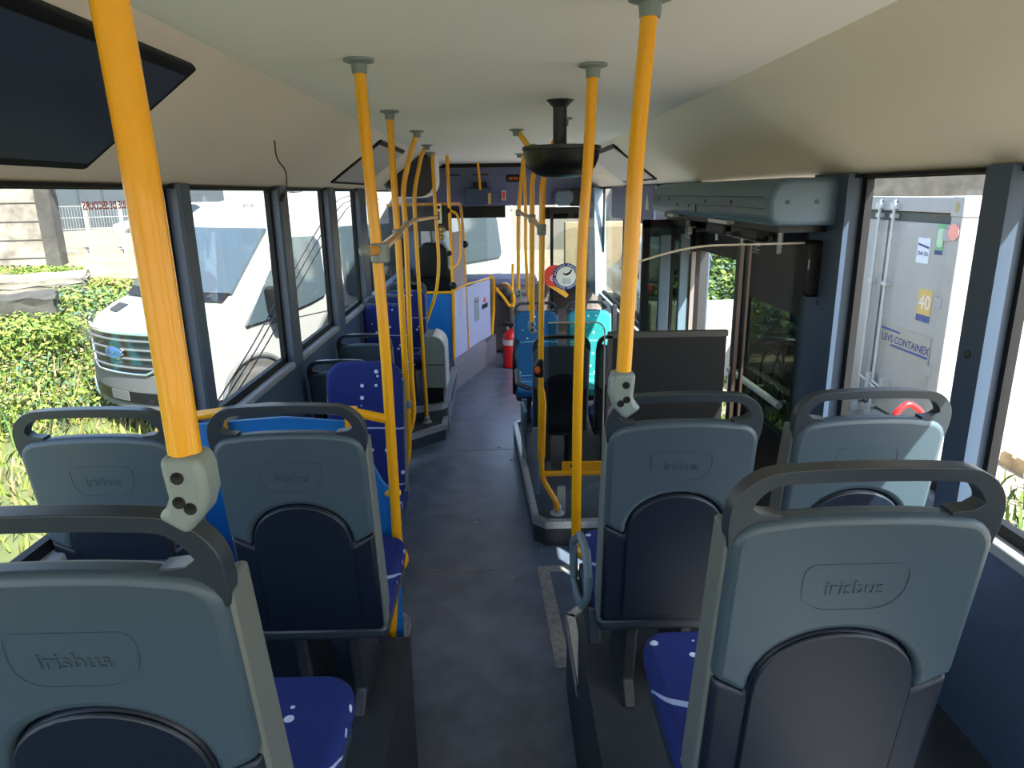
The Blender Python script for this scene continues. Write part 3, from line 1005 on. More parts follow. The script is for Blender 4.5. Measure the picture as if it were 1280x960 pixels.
for x in (1.02, 1.13):
    lathe(bm, [(.008, 0), (.008, -.004)], (x, 2.661, 2.05), 10, 'y')
obj('housing_screw', bm, DGREY, body)
# mechanism below the cover
t = thing('door_mechanism', 'black door arms, springs and rods hanging below the rounded housing', 'mechanism', (1.12, 3.7, 1.90))
bm = NB()
box(bm, 1.02, 1.20, 2.72, 4.66, 1.935, 1.962)
obj('carrier_plate', bm, BLACK, t)
bm = NB()
for y in (2.9, 3.35, 3.75, 4.3):
    tube(bm, [(1.10, y, 1.94), (1.10, y, 1.84)], .012, 10)
obj('rotary_post', bm, GALV, t)
bm = NB()
tube(bm, [(1.06, 2.9, 1.90), (1.16, 3.4, 1.87)], .010, 8); tube(bm, [(1.05, 3.75, 1.90), (1.14, 4.3, 1.86)], .010, 8)
tube(bm, [(1.00, 3.2, 1.905), (1.10, 3.75, 1.88)], .010, 8)
obj('drive_rod', bm, BLACK, t)
bm = NB()
for (x, y) in ((1.03, 4.1), (1.04, 3.0)):
    pts = [(x + .014 * math.cos(i * .9), y + .014 * math.sin(i * .9), 1.94 - i * .0022) for i in range(50)]
    tube(bm, pts, .003, 6)
obj('coil_spring', bm, GALV, t)
for (y0_, y1_) in ((2.95, 3.3), (3.4, 3.7), (4.15, 4.6)):
    obj('motor_block', box(NB(), 1.02, 1.10, y0_, y1_, 1.885, 1.94), BLACK, t, bevel=.01)
bm = NB()
for (y0_, y1_) in ((3.25, 3.55), (4.28, 4.42)):
    box(bm, .985, 1.02, y0_, y1_, 1.945, 1.962)
obj('courtesy_lamp', bm, WHITEP, t)

# route panel hanging ahead of the door
t = thing('route_panel', 'dark lavender route panel under the right cove, left of the rounded housing', 'panel', (1.12, 6.2, 1.83))
obj('board', box(NB(), 1.10, 1.125, 5.4, 7.4, 1.84, 2.14), BULK, t, bevel=.006)
obj('board_seam', box(NB(), 1.097, 1.102, 5.42, 7.38, 1.945, 1.95), mat('lavender_seam', (.2, .2, .32), .5), t)
bm = NB()
prism(bm, [(5.52, 1.955), (5.66, 1.955), (5.64, 2.02), (5.61, 2.06), (5.60, 2.085), (5.585, 2.06), (5.56, 2.03)], 1.095, 1.101, YZ)
obj('sticker', bm, WHITEP, t)

# ================================================================== CEILING ITEMS
t = thing('ceiling_monitor', 'dark rounded monitor in a pale surround hanging from the ceiling behind the left poles', 'monitor', (-.92, 7.2, 2.07))
obj('surround', prism(NB(), rrect(-1.15, -.665, 2.062, 2.47, [.14, .16, .01, .01], 8), 7.13, 7.42, XZ), CEIL, t, bevel=.01)
obj('screen', prism(NB(), rrect(-1.14, -.70, 2.075, 2.465, [.13, .14, .01, .01], 8), 7.09, 7.14, XZ), mat('screen_dark_slate', (.014, .019, .027), .25), t, bevel=.008)
obj('side_bracket', prism(NB(), [(-1.19, 2.20), (-1.16, 2.14), (-1.06, 2.47), (-1.19, 2.47)], 7.11, 7.2, XZ), COVER, t, bevel=.006)
t = thing('ceiling_mirror', 'black oval dome hanging from the ceiling above the right poles', 'mirror', (.215, 3.2, 2.155))
bm = lathe(NB(), [(.002, 2.158), (.06, 2.160), (.11, 2.172), (.147, 2.20), (.163, 2.24), (.168, 2.28), (.160, 2.285)], (.222, 3.2, 0), 32)
obj('dome', bm, BLACK, t)
obj('stem', lathe(NB(), [(.03, 2.28), (.03, 2.45), (.06, 2.48)], (.215, 3.2, 0), 16), DGREY, t)
obj('rim', lathe(NB(), [(.166, 2.272), (.172, 2.276), (.172, 2.29), (.166, 2.292)], (.222, 3.2, 0), 32), DGREY, t)


def cove_pt(side, s, y, off):
    """a point on the sloping cove, s from 0 (window head) to 1 (ceiling)"""
    a = Vector((1.16, 0, ZT + .065)); b = Vector((.80, 0, ZC))
    d = (b - a); n = Vector((-d.z, 0, d.x)).normalized()
    n = n if n.z < 0 else -n
    p = a + d * s + n * off
    return (side * p.x, y, p.z)


def cove_panel(name, lab, cat, side, y0, y1, s0, s1, mframe, mface, off=.0):
    c = Vector(cove_pt(side, (s0 + s1) / 2, (y0 + y1) / 2, .02))
    t = thing(name, lab, cat, c)
    f = lambda u, v, w: cove_pt(side, v, u, w)
    obj('frame', prism(NB(), rrect(y0, y1, s0, s1, .02), -.004, .014, f), mframe, t, bevel=.004)
    obj('face', prism(NB(), rrect(y0 + .03, y1 - .03, s0 + .07, s1 - .07, .01), .012, .018, f), mface, t)
    return t


SLATE = mat('poster_slate', (.03, .045, .075), .35)
cove_panel('poster_frame', 'black framed dark poster on the cove above the first left window', 'frame', -1, .55, 2.02, -.10, .85, RUB, SLATE)
cove_panel('rimmed_cove_panel', 'white service hatch with a dark rim on the right cove behind the yellow pole', 'hatch', 1, 5.7, 7.2, -.10, .9, RUB, WHITEP)
cove_panel('rimmed_cove_panel', 'white panel on the left cove, its dark rim standing in for a slanted shadow', 'hatch', -1, 4.9, 6.1, -.10, .9, RUB, WHITEP)  # added panel; its black rim paints the angled shadow on this cove
# dangling wire
t = thing('dangling_wire', 'thin dark wire with a small black plug hanging over the left windows', 'wire', (-1.0, 2.95, 2.08))
wp = [at(343, 176, 2.99), at(344, 184, 2.98), at(345, 195, 2.97), at(349, 203, 2.96), at(357, 212, 2.96), at(358.5, 225, 2.96), at(358, 236, 2.96), at(354, 243, 2.95)]
obj('cord', tube(NB(), fillet(wp, .04, 4), .003, 8), mat('wire_brown', (.05, .04, .03), .5), t)
obj('plug', tube(NB(), [at(354, 242, 2.95), at(351, 253, 2.94)], .009, 10), BLACK, t)
# monitor box and post at the front
t = thing('ticket_console', 'dark blue console box under the bulkhead with a yellow hanging post', 'console', (-.34, 9.7, 1.93))
obj('case', box(NB(), -.53, -.15, 9.58, 9.76, 1.945, 2.17), mat('console_blue', (.03, .05, .11), .4), t, bevel=.02)
obj('top_box', box(NB(), -.41, -.22, 9.60, 9.74, 2.16, 2.24), BLACK, t, bevel=.01)
obj('hanging_post', tube(NB(), [(-.31, 9.62, 2.12), (-.325, 9.3, 2.48)], .018, 12), YEL, t)
obj('yellow_tag', box(NB(), -.21, -.17, 9.57, 9.582, 1.96, 2.1), GOLD, t)
t = thing('driver_mirror', 'rounded grey mirror housing with a black end below the bulkhead, right side', 'mirror', (.9, 9.6, 1.93))
obj('housing', prism(NB(), rrect(.68, .93, 1.94, 2.12, .06, 6), 9.55, 9.75, XZ), COVER, t, bevel=.02)
obj('end_block', prism(NB(), rrect(.88, 1.12, 1.91, 2.14, .03), 9.56, 9.74, XZ), BLACK, t, bevel=.01)

# ================================================================== DRIVER'S CAB
t = thing('cab_partition', "driver's cab partition of blue and lavender panels in yellow tubing", 'partition', (-.6, 7.6, .25))
obj('blue_panel', box(NB(), -1.24, -.60, 7.50, 7.52, .30, 1.06), PBLUE, t)
bm = NB()
box(bm, -1.22, -.62, 7.505, 7.512, 1.08, 1.97)
obj('upper_glass', bm, GLASSC, t)
obj('header_panel', box(NB(), -1.22, -.60, 7.52, 7.54, 1.72, 1.98), mat('header_slate', (.05, .055, .075), .5), t)
obj('corner_post', tube(NB(), [(-.595, 7.5, .24), (-.575, 7.5, 1.1), (-.585, 7.5, 2.48)], .018, 14), YEL, t)
obj('waist_tube', tube(NB(), [(-1.24, 7.49, 1.075), (-.58, 7.49, 1.075)], .015, 12), YEL, t)
obj('top_frame_tube', tube(NB(), fillet([(-1.24, 7.55, 1.99), (-.60, 7.55, 1.995), (-.485, 7.9, 1.995), (-.465, 7.95, 1.6), (-.455, 7.95, .30)], .08, 6), .016, 14), BRASS, t)
def slab2(a, b, z0, z1, th=.02):
    a = Vector(a); b = Vector(b); d = (b - a).normalized(); n = Vector((-d.y, d.x))
    return prism(NB(), [tuple(a), tuple(b), tuple(b + n * th), tuple(a + n * th)], z0, z1, XY)
o = obj('side_panel', slab2((-.575, 7.53), (-.46, 7.93), .33, 1.08), LAV, t)
bm = NB()
cx, cy = -.515, 7.735
dd = Vector((.115, .40)).normalized()
bm2 = NB()
rr_ = [bm2.verts.new((cx + .006 + dd.x * .06 * math.cos(a), cy - .004 + dd.y * .06 * math.cos(a), .86 + .10 * math.sin(a))) for a in [i / 24 * 2 * PI for i in range(24)]]
ri_ = [bm2.verts.new((cx + .006 + dd.x * .048 * math.cos(a), cy - .004 + dd.y * .048 * math.cos(a), .86 + .086 * math.sin(a))) for a in [i / 24 * 2 * PI for i in range(24)]]
for i in range(24):
    j = (i + 1) % 24
    bm2.faces.new((rr_[i], rr_[j], ri_[j], ri_[i]))
obj('oval_mark', bm2, WHITEP, o)
dr = obj('cab_door', slab2((-.45, 7.97), (-.20, 8.85), .33, 1.06), LAV, t)
dd = Vector((.25, .88)).normalized(); nn = Vector((dd.y, -dd.x))
def cdoor(u, v, w):
    return (-.45 + dd.x * u + nn.x * w, 7.97 + dd.y * u + nn.y * w, v)
obj('notice_plate', prism(NB(), rrect(.25, .43, .62, .90, .005), .001, .004, cdoor), SILL, dr)
bm = NB()
prism(bm, rrect(.28, .40, .845, .86, .0), .004, .006, cdoor)
obj('notice_text_bar', bm, NAVYP, dr)
bm = NB()
prism(bm, [(.60, .80), (.66, .86), (.72, .80)], .002, .006, cdoor)
obj('warning_mark', bm, REDP, dr)
bm = NB()
prism(bm, rrect(.55, .78, .72, .775, .0), .002, .006, cdoor)
obj('warning_text_bar', bm, DGREY, dr)
obj('door_top_tube', tube(NB(), [(-.57, 7.52, 1.085), (-.46, 7.93, 1.10), (-.20, 8.85, 1.06)], .012, 10), YEL, t)
obj('door_grab_tube', tube(NB(), fillet([(-.185, 8.87, 1.08), (-.15, 8.95, 1.02), (-.165, 8.93, .60), (-.19, 8.88, .33)], .08, 6), .020, 12), YEL, t)
lp = [(-.565, 7.44, 1.93), (-.50, 7.44, 1.90), (-.475, 7.44, 1.78), (-.475, 7.44, 1.50), (-.50, 7.44, 1.38), (-.575, 7.46, 1.32)]
obj('loop_handle', tube(NB(), fillet(lp, .08, 6), .013, 12), YEL, t)
bm = NB()
for z in (1.93, 1.49):
    sphere(bm, (-.60, 7.47, z), .028, 8)
sphere(bm, (-.455, 7.93, 1.55), .04, 8)
sphere(bm, (-.57, 7.47, 1.15), .04, 8)
obj('lock_knob', bm, BLACK, t)
o = obj('direction_plate', prism(NB(), rrect(-.722, -.662, 1.80, 2.0, .008), 7.47, 7.478, XZ), mat('plate_cream', (.75, .72, .50), .5), t)
obj('direction_mark', text_bm('1', .12, lambda u, v, w: (-.692 + u, 7.469 - w, 1.875 + v), .001, .002), BLACK, o)
obj('direction_dot', lathe(NB(), [(.018, 0), (.018, -.002)], (-.692, 7.47, 1.965), 12, 'y'), BLACK, o)
obj('rear_glass', slab2((-.45, 7.97), (-.22, 8.8), 1.1, 1.96, .008), GLASSC, t)
obj('lavender_column', slab2((-.56, 7.56), (-.47, 7.88), 1.1, 1.70, .02), mat('column_pink', (.30, .25, .28), .5), t)
# oddment on the partition
tag(obj('key_bunch', (lambda bm: (sphere(bm, (-.69, 7.44, 1.70), .04, 8), sphere(bm, (-.66, 7.44, 1.74), .035, 8), sphere(bm, (-.665, 7.44, 1.66), .03, 8), bm)[-1])(NB()), mat('brass_keys', (.35, .26, .12), .35, .6)), 'small brass coloured bunch hanging on the cab glass under the pale number plate', 'keys')
# driver's seat
t = thing('driving_chair', "black driver's seat with a rounded headrest behind the cab glass", 'driver seat', (-.85, 8.5, .25))
obj('headrest', prism(NB(), rrect(-1.06, -.68, 1.12, 1.55, [.03, .03, .15, .15], 8), 8.32, 8.44, XZ), BLACK, t, bevel=.03, seg=3)
obj('backrest', prism(NB(), rrect(-1.10, -.62, .70, 1.28, [.03, .03, .16, .16], 8), 8.34, 8.48, XZ), BLACK, t, bevel=.03, seg=3)
obj('cushion', box(NB(), -1.08, -.64, 8.42, 8.9, .62, .74), BLACK, t, bevel=.04, seg=3)
obj('suspension_base', prism(NB(), [(-1.0, .25), (-.72, .25), (-.66, .62), (-1.06, .62)], 8.45, 8.85, XZ), DGREY, t, bevel=.02)
# dashboard
t = thing('dashboard', 'taupe dashboard with a blue-grey top under the windscreen', 'dashboard', (0, 9.5, 0))
dp = [(9.85, 0), (9.35, 0), (9.32, .55), (9.18, .84), (9.24, .95), (9.5, .99), (9.85, .96)]
obj('body', prism(NB(), dp, -1.2, .30, YZ), DASH, t, bevel=.02)
obj('top_pad', prism(NB(), [(9.17, .93), (9.26, 1.0), (9.88, 1.0), (9.88, .96), (9.3, .95)], -1.2, .42, YZ), DASHT, t, bevel=.01)
obj('shelf_gap', box(NB(), -.12, .27, 9.325, 9.345, .36, .375), BLACK, t)
obj('side_console', box(NB(), .05, .32, 9.0, 9.4, .15, .78), DASH, t, bevel=.04)
obj('round_recess', lathe(NB(), [(.09, 0), (.09, -.02), (.07, -.03)], (-.02, 9.19, .80), 20, 'y'), DGREY, t)
tag(obj('entry_rail', tube(NB(), fillet([(-.13, 8.9, .93), (-.02, 8.85, .80), (.05, 8.8, .70), (.10, 8.8, .74), (.10, 8.8, .86), (.03, 9.0, .96), (-.03, 9.15, .95)], .07, 6), .020, 12), YEL), 'curved yellow rail beside the front door, left of the upright post', 'rail')
tag(obj('entry_post', tube(NB(), [at(641, 330, 9.0), at(640.5, 362, 9.0), at(643, 395, 8.9), (.16, 8.8, .15)], .017, 12), YEL), 'short yellow upright post at the front entrance near the dashboard', 'post')
# fire extinguisher
TX = .045
t = thing('fire_extinguisher', 'red fire extinguisher standing on the floor by the dashboard', 'fire extinguisher', (TX, 8.45, 0))
obj('cylinder', lathe(NB(), [(.078, 0), (.092, .01), (.094, .05), (.094, .37), (.086, .41), (.055, .45), (.03, .465), (.028, .49)], (TX, 8.45, 0), 28), RED, t)
obj('label_band', lathe(NB(), [(.0943, .29), (.0950, .29), (.0950, .36), (.0943, .36)], (TX, 8.45, 0), 28), mat('label_pale', (.6, .5, .48), .5), t)
bm = NB(); tube(bm, [(TX, 8.45, .47), (TX, 8.45, .53)], .022, 12); box(bm, TX - .06, TX + .06, 8.435, 8.465, .52, .55)
obj('valve', bm, BLACK, t)
obj('gauge', lathe(NB(), [(.02, 0), (.02, -.012)], (TX - .03, 8.40, .50), 14, 'y'), CHROME, t)
obj('carry_handle', tube(NB(), fillet([(TX, 8.45, .54), (TX - .07, 8.43, .58), (TX - .10, 8.42, .53)], .03), .011, 10), BLACK, t)
obj('hose', tube(NB(), fillet([(TX + .02, 8.44, .52), (TX + .13, 8.40, .58), (TX + .12, 8.36, .40), (TX + .09, 8.35, .2)], .06, 6), .012, 10), BLACK, t)
# stickers on a glass screen ahead of the teal seats
t = thing('sticker_screen', 'clear glass pane with round red and navy stickers behind the teal seats', 'screen', (.7, 7.05, .15))
obj('pane', prism(NB(), rrect(.28, 1.15, .95, 1.86, .05), 7.05, 7.056, XZ), GLASSC, t)
bm = NB()
box(bm, .30, .34, 7.03, 7.08, 0, .98); box(bm, 1.08, 1.12, 7.03, 7.08, 0, .98)
obj('post_foot', bm, DGREY, t)
def disc(cx, cz, r, y, th=.002, n=32):
    return lathe(NB(), [(r, 0), (r, -th)], (cx, y, cz), n, 'y')
rs = obj('red_sticker', disc(.485, 1.275, .118, 7.050), REDP, t)
obj('red_sticker_letter', text_bm('e', .13, lambda u, v, w: (.465 + u, 7.0475 - w, 1.27 + v), .001, .002), mat('sticker_pink', (.8, .45, .45), .5), rs)
bm = NB()
prism(bm, [(.41 + .0, 1.19), (.60, 1.06), (.63, 1.09), (.56, 1.16)], 7.0455, 7.0468, XZ)
obj('sticker_arc', bm, mat('sticker_yellow', (.85, .42, .04), .5), rs)
ns = obj('round_sticker', disc(.60, 1.275, .135, 7.0465), NAVYP, t)
o = obj('sticker_centre', disc(.60, 1.275, .100, 7.044), mat('sticker_cream', (.72, .72, .62), .5), ns)
bm = NB()
prism(bm, [(.565, 1.315), (.60, 1.305), (.635, 1.325), (.65, 1.355), (.66, 1.335), (.645, 1.305), (.61, 1.285), (.575, 1.295)], 7.040, 7.042, XZ)
obj('sticker_bird', bm, BLACK, ns)
obj('sticker_block', prism(NB(), rrect(.56, .65, 1.20, 1.26, .01), 7.040, 7.042, XZ), mat('sticker_grey', (.45, .5, .5), .5), ns)
bm = NB()
for i in range(36):
    a = i / 36 * 2 * PI
    if i % 9 in (0,): continue
    r0, r1 = .108, .124
    pts = [(.60 + r * math.cos(b), 1.275 + r * math.sin(b)) for r, b in ((r0, a - .045), (r1, a - .04), (r1, a + .04), (r0, a + .045))]
    prism(bm, pts, 7.0435, 7.0445, XZ)
obj('sticker_lettering_ring', bm, WHITEP, ns)
# front door (right): two dark framed leaves
d = NB()
for y in (8.0, 8.05, 8.9):
    pass
struct_front = struct('door_3', box(box(box(NB(), 1.0, 1.06, 9.05, 9.1, .05, 1.9), .62, .66, 9.6, 9.65, .05, 1.9), .62, 1.06, 9.62, 9.66, 1.82, 1.9), BLACK, recenter=False)
obj('door_glass', box(NB(), .66, 1.2, 9.63, 9.64, .2, 1.82), GLASSL, struct_front)

# ================================================================== WINDOW MARKINGS
w = wins_left[1]
obj('exit_lettering', text_bm('ISSUE DE SECOURS', .034, lambda u, v, ww: (-1.2735 - ww, 2.262 - u * .95, 2.080 + v), .0006, .0005), REDP, w)
w = wins_left[2]
obj('exit_lettering', text_bm('ISSUE DE SECOURS', .024, lambda u, v, ww: (-1.2735 - ww, 3.51 - u * .75, 2.057 + v), .0006, .0), REDP, w)

# ================================================================== OUTSIDE
# ---- ground
struct('ground', prism(NB(), [(-60, -30), (60, -30), (60, 80), (-60, 80)], -.60, -.42, XY), GRAV, recenter=False)
GZ = -.37


def patch_ground(x0, x1, y0, y1, nx, ny, hf):
    bm = NB()
    V = [[None] * (ny + 1) for _ in range(nx + 1)]
    for i in range(nx + 1):
        for j in range(ny + 1):
            x = x0 + (x1 - x0) * i / nx; y = y0 + (y1 - y0) * j / ny
            V[i][j] = bm.verts.new((x, y, hf(x, y)))
    for i in range(nx):
        for j in range(ny):
            f = bm.faces.new((V[i][j], V[i + 1][j], V[i + 1][j + 1], V[i][j + 1]))
            c = f.calc_center_median()
            f.material_index = 1 if -c.x * .8 + c.y * .6 > 12.9 else 0
    return bm


def smooth(a, b, x):
    t = max(0, min(1, (x - a) / (b - a)))
    return t * t * (3 - 2 * t)


def terrain(x, y):
    # rises to the left of the bus, behind the van
    d = -x * .80 + y * .60                # distance out along the left-forward diagonal
    h = GZ + 1.05 * smooth(8.6, 13.5, d) + .35 * smooth(14, 19, d)
    return h + .05 * math.sin(x * 2.1) * math.cos(y * 1.7)


struct('ground_left', patch_ground(-24, -1.5, -4, 26, 120, 120, terrain), [SOIL, mat('dry_sand', (.145, .12, .08), .95, noise=.25, nscale=2)], recenter=False)


def leaf_mass(bm, centre, rad, n, size, up=.5, flat=1.0, nm=3):
    for _ in range(n):
        while True:
            p = Vector((random.uniform(-1, 1), random.uniform(-1, 1), random.uniform(-1, 1)))
            if p.length <= 1: break
        p = p.normalized() * (p.length ** .45)
        q = Vector((centre[0] + p.x * rad[0], centre[1] + p.y * rad[1], centre[2] + p.z * rad[2]))
        s = size * random.uniform(.6, 1.4)
        nrm = (p + Vector((random.gauss(0, .6), random.gauss(0, .6), random.gauss(0, .6) + up))).normalized()
        t = nrm.orthogonal().normalized()
        t = Matrix.Rotation(random.uniform(0, 6.28), 3, nrm) @ t
        b = nrm.cross(t)
        f = bm.faces.new([bm.verts.new(q - t * s), bm.verts.new(q + b * s * .55), bm.verts.new(q + t * s), bm.verts.new(q - b * s * .55)])
        f.material_index = random.randrange(nm)
    return bm


def blades(bm, x, y, z, n, h, spread, nm=3):
    for _ in range(n):
        px, py = x + random.gauss(0, spread), y + random.gauss(0, spread)
        a = random.uniform(0, 6.28); w = random.uniform(.006, .016); hh = h * random.uniform(.5, 1.3)
        lx, ly = random.gauss(0, .35) * hh, random.gauss(0, .35) * hh
        c, s = math.cos(a) * w, math.sin(a) * w
        v = [bm.verts.new((px - c, py - s, z)), bm.verts.new((px + c, py + s, z)), bm.verts.new((px + lx * .4 + c * .7, py + ly * .4 + s * .7, z + hh * .6)), bm.verts.new((px + lx, py + ly, z + hh)), bm.verts.new((px + lx * .4 - c * .7, py + ly * .4 - s * .7, z + hh * .6))]
        f = bm.faces.new(v)
        f.material_index = random.randrange(nm)


bm = NB()
for _ in range(1500):
    x = random.uniform(-9, -1.9); y = random.uniform(1.5, 10.5)
    blades(bm, x, y, terrain(x, y), 9, .13, .10)
tag(obj('grass', bm, [LEAF[1], LEAF[2], LEAF[4]], recenter=False), 'bright green grass growing between the bus and the white van', 'grass', kind='stuff')
# weeds on the bank: countless stems
bm = NB()
for _ in range(380):
    while True:
        x = random.uniform(-12.5, -4.4); y = random.uniform(5, 13)
        d = -x * .80 + y * .60
        if 8.4 < d < 12.4: break
    z = terrain(x, y)
    r = random.uniform(.2, .45)
    if d > 11.6: r *= .5
    leaf_mass(bm, (x, y, z + r * .4), (r, r, r * .7), 170, .028, .6, nm=5)
    blades(bm, x, y, z, 16, .22 if d > 11.6 else .36, .25, 5)
tag(obj('bank_weeds', bm, [LEAF[0], LEAF[1], LEAF[2], LEAF[5], LEAF[4]], recenter=False), 'tangle of green and yellow weeds covering the bank left of the white van', 'weeds', kind='stuff')


def rough(bm, cuts, amp):
    bmesh.ops.subdivide_edges(bm, edges=bm.edges[:], cuts=cuts, use_grid_fill=True)
    for v in bm.verts:
        v.co += Vector((random.gauss(0, amp), random.gauss(0, amp), random.gauss(0, amp)))
    return bm


def shrub(name, lab, c, rad, n, mats, group, size=.07):
    t = thing(name, lab, 'shrub', (c[0], c[1], c[2]), 0, group)
    bm = NB()
    leaf_mass(bm, (c[0], c[1], c[2] + rad[2] * .9), rad, n, size, .5)
    for i in range(5):
        leaf_mass(bm, (c[0] + random.uniform(-.6, .6) * rad[0], c[1] + random.uniform(-.6, .6) * rad[1], c[2] + rad[2] * random.uniform(.9, 1.5)), (rad[0] * .45, rad[1] * .45, rad[2] * .4), n // 6, size, .6)
    obj('foliage', bm, mats, t)
    bm = NB()
    for i in range(5):
        a = random.uniform(0, 6.28)
        tube(bm, [(c[0], c[1], c[2] - .1), (c[0] + math.cos(a) * rad[0] * .3, c[1] + math.sin(a) * rad[1] * .3, c[2] + rad[2] * .6), (c[0] + math.cos(a) * rad[0] * .6, c[1] + math.sin(a) * rad[1] * .6, c[2] + rad[2] * 1.2)], [.014, .010, .004], 6)
    obj('stems', bm, mat('twig_brown', (.12, .09, .05), .9) if 'twig_brown' not in MATS else MATS['twig_brown'], t)
    return t


def on_terrain(px, py, Y):
    return at(px, py, Y)


q = at(35, 470, 9.2); shrub('leafy_shrub', 'bright leafy shrub at the far left edge, below the old concrete block', (q.x, q.y, terrain(q.x, q.y) - .05), (.8, .7, .34), 3000, [LEAF[1], LEAF[2], LEAF[0]], 'shrubs on the left bank', .03)
q = at(105, 400, 10.5); shrub('leafy_shrub', 'mixed green shrub on the bank just left of the van bonnet', (q.x, q.y, terrain(q.x, q.y) - .05), (.8, .7, .36), 3000, [LEAF[0], LEAF[5], LEAF[2]], 'shrubs on the left bank', .03)
q = at(120, 350, 12); shrub('leafy_shrub', 'yellow-green shrub on top of the bank under the mesh fence', (q.x, q.y, terrain(q.x, q.y) - .05), (1.0, .35, .13), 1500, [LEAF[1], LEAF[2], LEAF[4]], 'shrubs on the left bank', .03)
q = at(15, 320, 13.5); shrub('leafy_shrub', 'low shrub at the foot of the pale block wall', (q.x, q.y, terrain(q.x, q.y) - .1), (1.2, .35, .12), 1300, [LEAF[1], LEAF[0], LEAF[2]], 'shrubs on the left bank', .03)
# old concrete block and slab
q = at(28, 392, 9.6)
M = Matrix.Translation((q.x, q.y, q.z)) @ Matrix.Rotation(.5, 4, 'Z')
tag(obj('concrete_block', rough(box(NB(), -.75, .42, -.3, .6, -.40, .22, M), 7, .022), CONCD), 'weathered grey concrete block on the bank at the left edge', 'block')
q = at(20, 352, 11.2)
M = Matrix.Translation((q.x, q.y, q.z)) @ Matrix.Rotation(.45, 4, 'Z')
tag(obj('concrete_slab', rough(box(NB(), -2.0, .95, -.5, .9, -.25, .04, M), 9, .02), CONC), 'cracked pale concrete slab lying above the weathered block', 'slab')
# pale block wall
a = at(62, 300, 14.5)
t = thing('block_wall', 'pale concrete block wall behind the bank at the far left', 'wall', (a.x - 3, 14.0, .9))
M = Matrix.Translation((a.x, 14.5, .6)) @ Matrix.Rotation(.25, 4, 'Z')
obj('masonry', box(NB(), -9, 0, 0, .4, 0, 4.2, M), CONC, t)
bm = NB()
for i in range(1, 11):
    box(bm, -9, .0, -.012, .0, i * .36, i * .36 + .018, M)
obj('mortar_joints', bm, CONCD, t)
obj('corner_post', box(NB(), -.12, .14, -.03, .43, 0, 4.2, M), CONCD, t)
obj('white_bracket', box(NB(), -.05, .35, -.12, -.03, 1.95, 2.2, M), WHITE, t)
# mesh fence
t = thing('mesh_fence', 'white wire mesh fence panels in front of the grey building', 'fence', at(120, 330, 15.5))
def fence_pt(s, z): return Vector(at(66, 300, 15.5)) * (1 - s) + Vector(at(235, 300, 17.5)) * s
for i in range(5):
    p = fence_pt(i / 4, 0)
    obj('post', box(NB(), p.x - .035, p.x + .035, p.y - .035, p.y + .035, .3, 2.02), WHITE, t)
A = fence_pt(0, 0); B = fence_pt(1, 0)
bm = NB()
for i in range(6):
    z = .75 + i * .24
    tube(bm, [(A.x, A.y, z), (B.x, B.y, z)], .009, 4)
for i in range(52):
    p = A.lerp(B, i / 51)
    tube(bm, [(p.x, p.y, .7), (p.x, p.y, 1.98)], .0045, 4)
obj('wire_panel', bm, WHITE, t)
obj('low_wall', prism(NB(), [(A.x, A.y + .1), (B.x, B.y + .1), (B.x, B.y + .35), (A.x, A.y + .35)], .0, .80, XY), GRAV, t)
# grey industrial building behind
t = thing('grey_building', 'grey clad industrial building behind the mesh fence', 'building', (-18, 27, 0))
obj('cladding', box(NB(), -42, -13.0, 26, 34, 0, 7.5), BLDG, t)
bm = NB()
for i in range(34):
    box(bm, -41.8 + i * .86, -41.74 + i * .86, 25.96, 26.0, .6, 7.5)
obj('cladding_ribs', bm, mat('rib_grey', (.025, .035, .042), .6), t)
obj('roof_edge', box(NB(), -42.2, -12.8, 25.8, 26.2, 7.4, 7.7), DGREY, t)
# parked vehicle beyond (pale) seen above the fence end
t = thing('parked_car', 'pale parked car far behind the mesh fence, left of the first window pillar', 'car', (-10.6, 24, .5))
pf = [(-2.0, .25), (-2.0, .75), (-1.2, .95), (-.6, 1.4), (.9, 1.4), (1.5, .98), (2.0, .85), (2.0, .25)]
obj('body', prism(NB(), [(-10.6 + u, .55 + v) for u, v in pf], 23.2, 24.9, XZ), WHITE, t, bevel=.08, seg=3)
obj('window_band', prism(NB(), [(-11.6, 1.56), (-11.1, 1.90), (-9.8, 1.90), (-9.3, 1.56)], 23.17, 23.2, XZ), VGLASS, t)
for x in (-11.9, -9.3):
    obj('wheel', lathe(NB(), [(.32, -.02), (.34, 0), (.34, .18), (.2, .2)], (x, 23.15, .87), 20, 'y'), TYRE, t)

# ------------------------------------------------------------------ white van
YAW = math.radians(31)
cv, sv = math.cos(YAW), math.sin(YAW)
whx, why = -2.78, 7.62
VO = Vector((whx - (.95 * cv + 1.0 * sv), why - (-.95 * sv + 1.0 * cv), GZ))
van = thing('white_van', 'large white panel van parked left of the bus, nose towards the camera', 'van', VO, -YAW)
VL = 6.0


def interp(tab, l):
    if l <= tab[0][0]: return tab[0][1]
    for (a, va), (b, vb) in zip(tab[:-1], tab[1:]):
        if l <= b:
            t = (l - a) / (b - a)
            return va + (vb - va) * t
    return tab[-1][1]


TOPH = [(0, 1.08), (.04, 1.16), (.12, 1.22), (.35, 1.32), (.58, 1.385), (.68, 1.46), (1.38, 2.10), (1.52, 2.22), (1.8, 2.37), (2.3, 2.48), (3.0, 2.53), (6.5, 2.53), (6.7, 2.45)]
HW = [(0, .93), (.04, .97), (.15, 1.0), (.5, 1.02), (6.7, 1.02)]


def vsweep(l): return .30 * max(0, 1 - l / 1.6)


def side_x(l, h):
    """half width at length l and height h"""
    hw = interp(HW, l)
    top = interp(TOPH, l)
    if h < .45: return hw - .05 * (.45 - h) / .2
    if h <= 1.30: return hw
    return hw - .17 * ((h - 1.30) / 1.2) ** 1.2


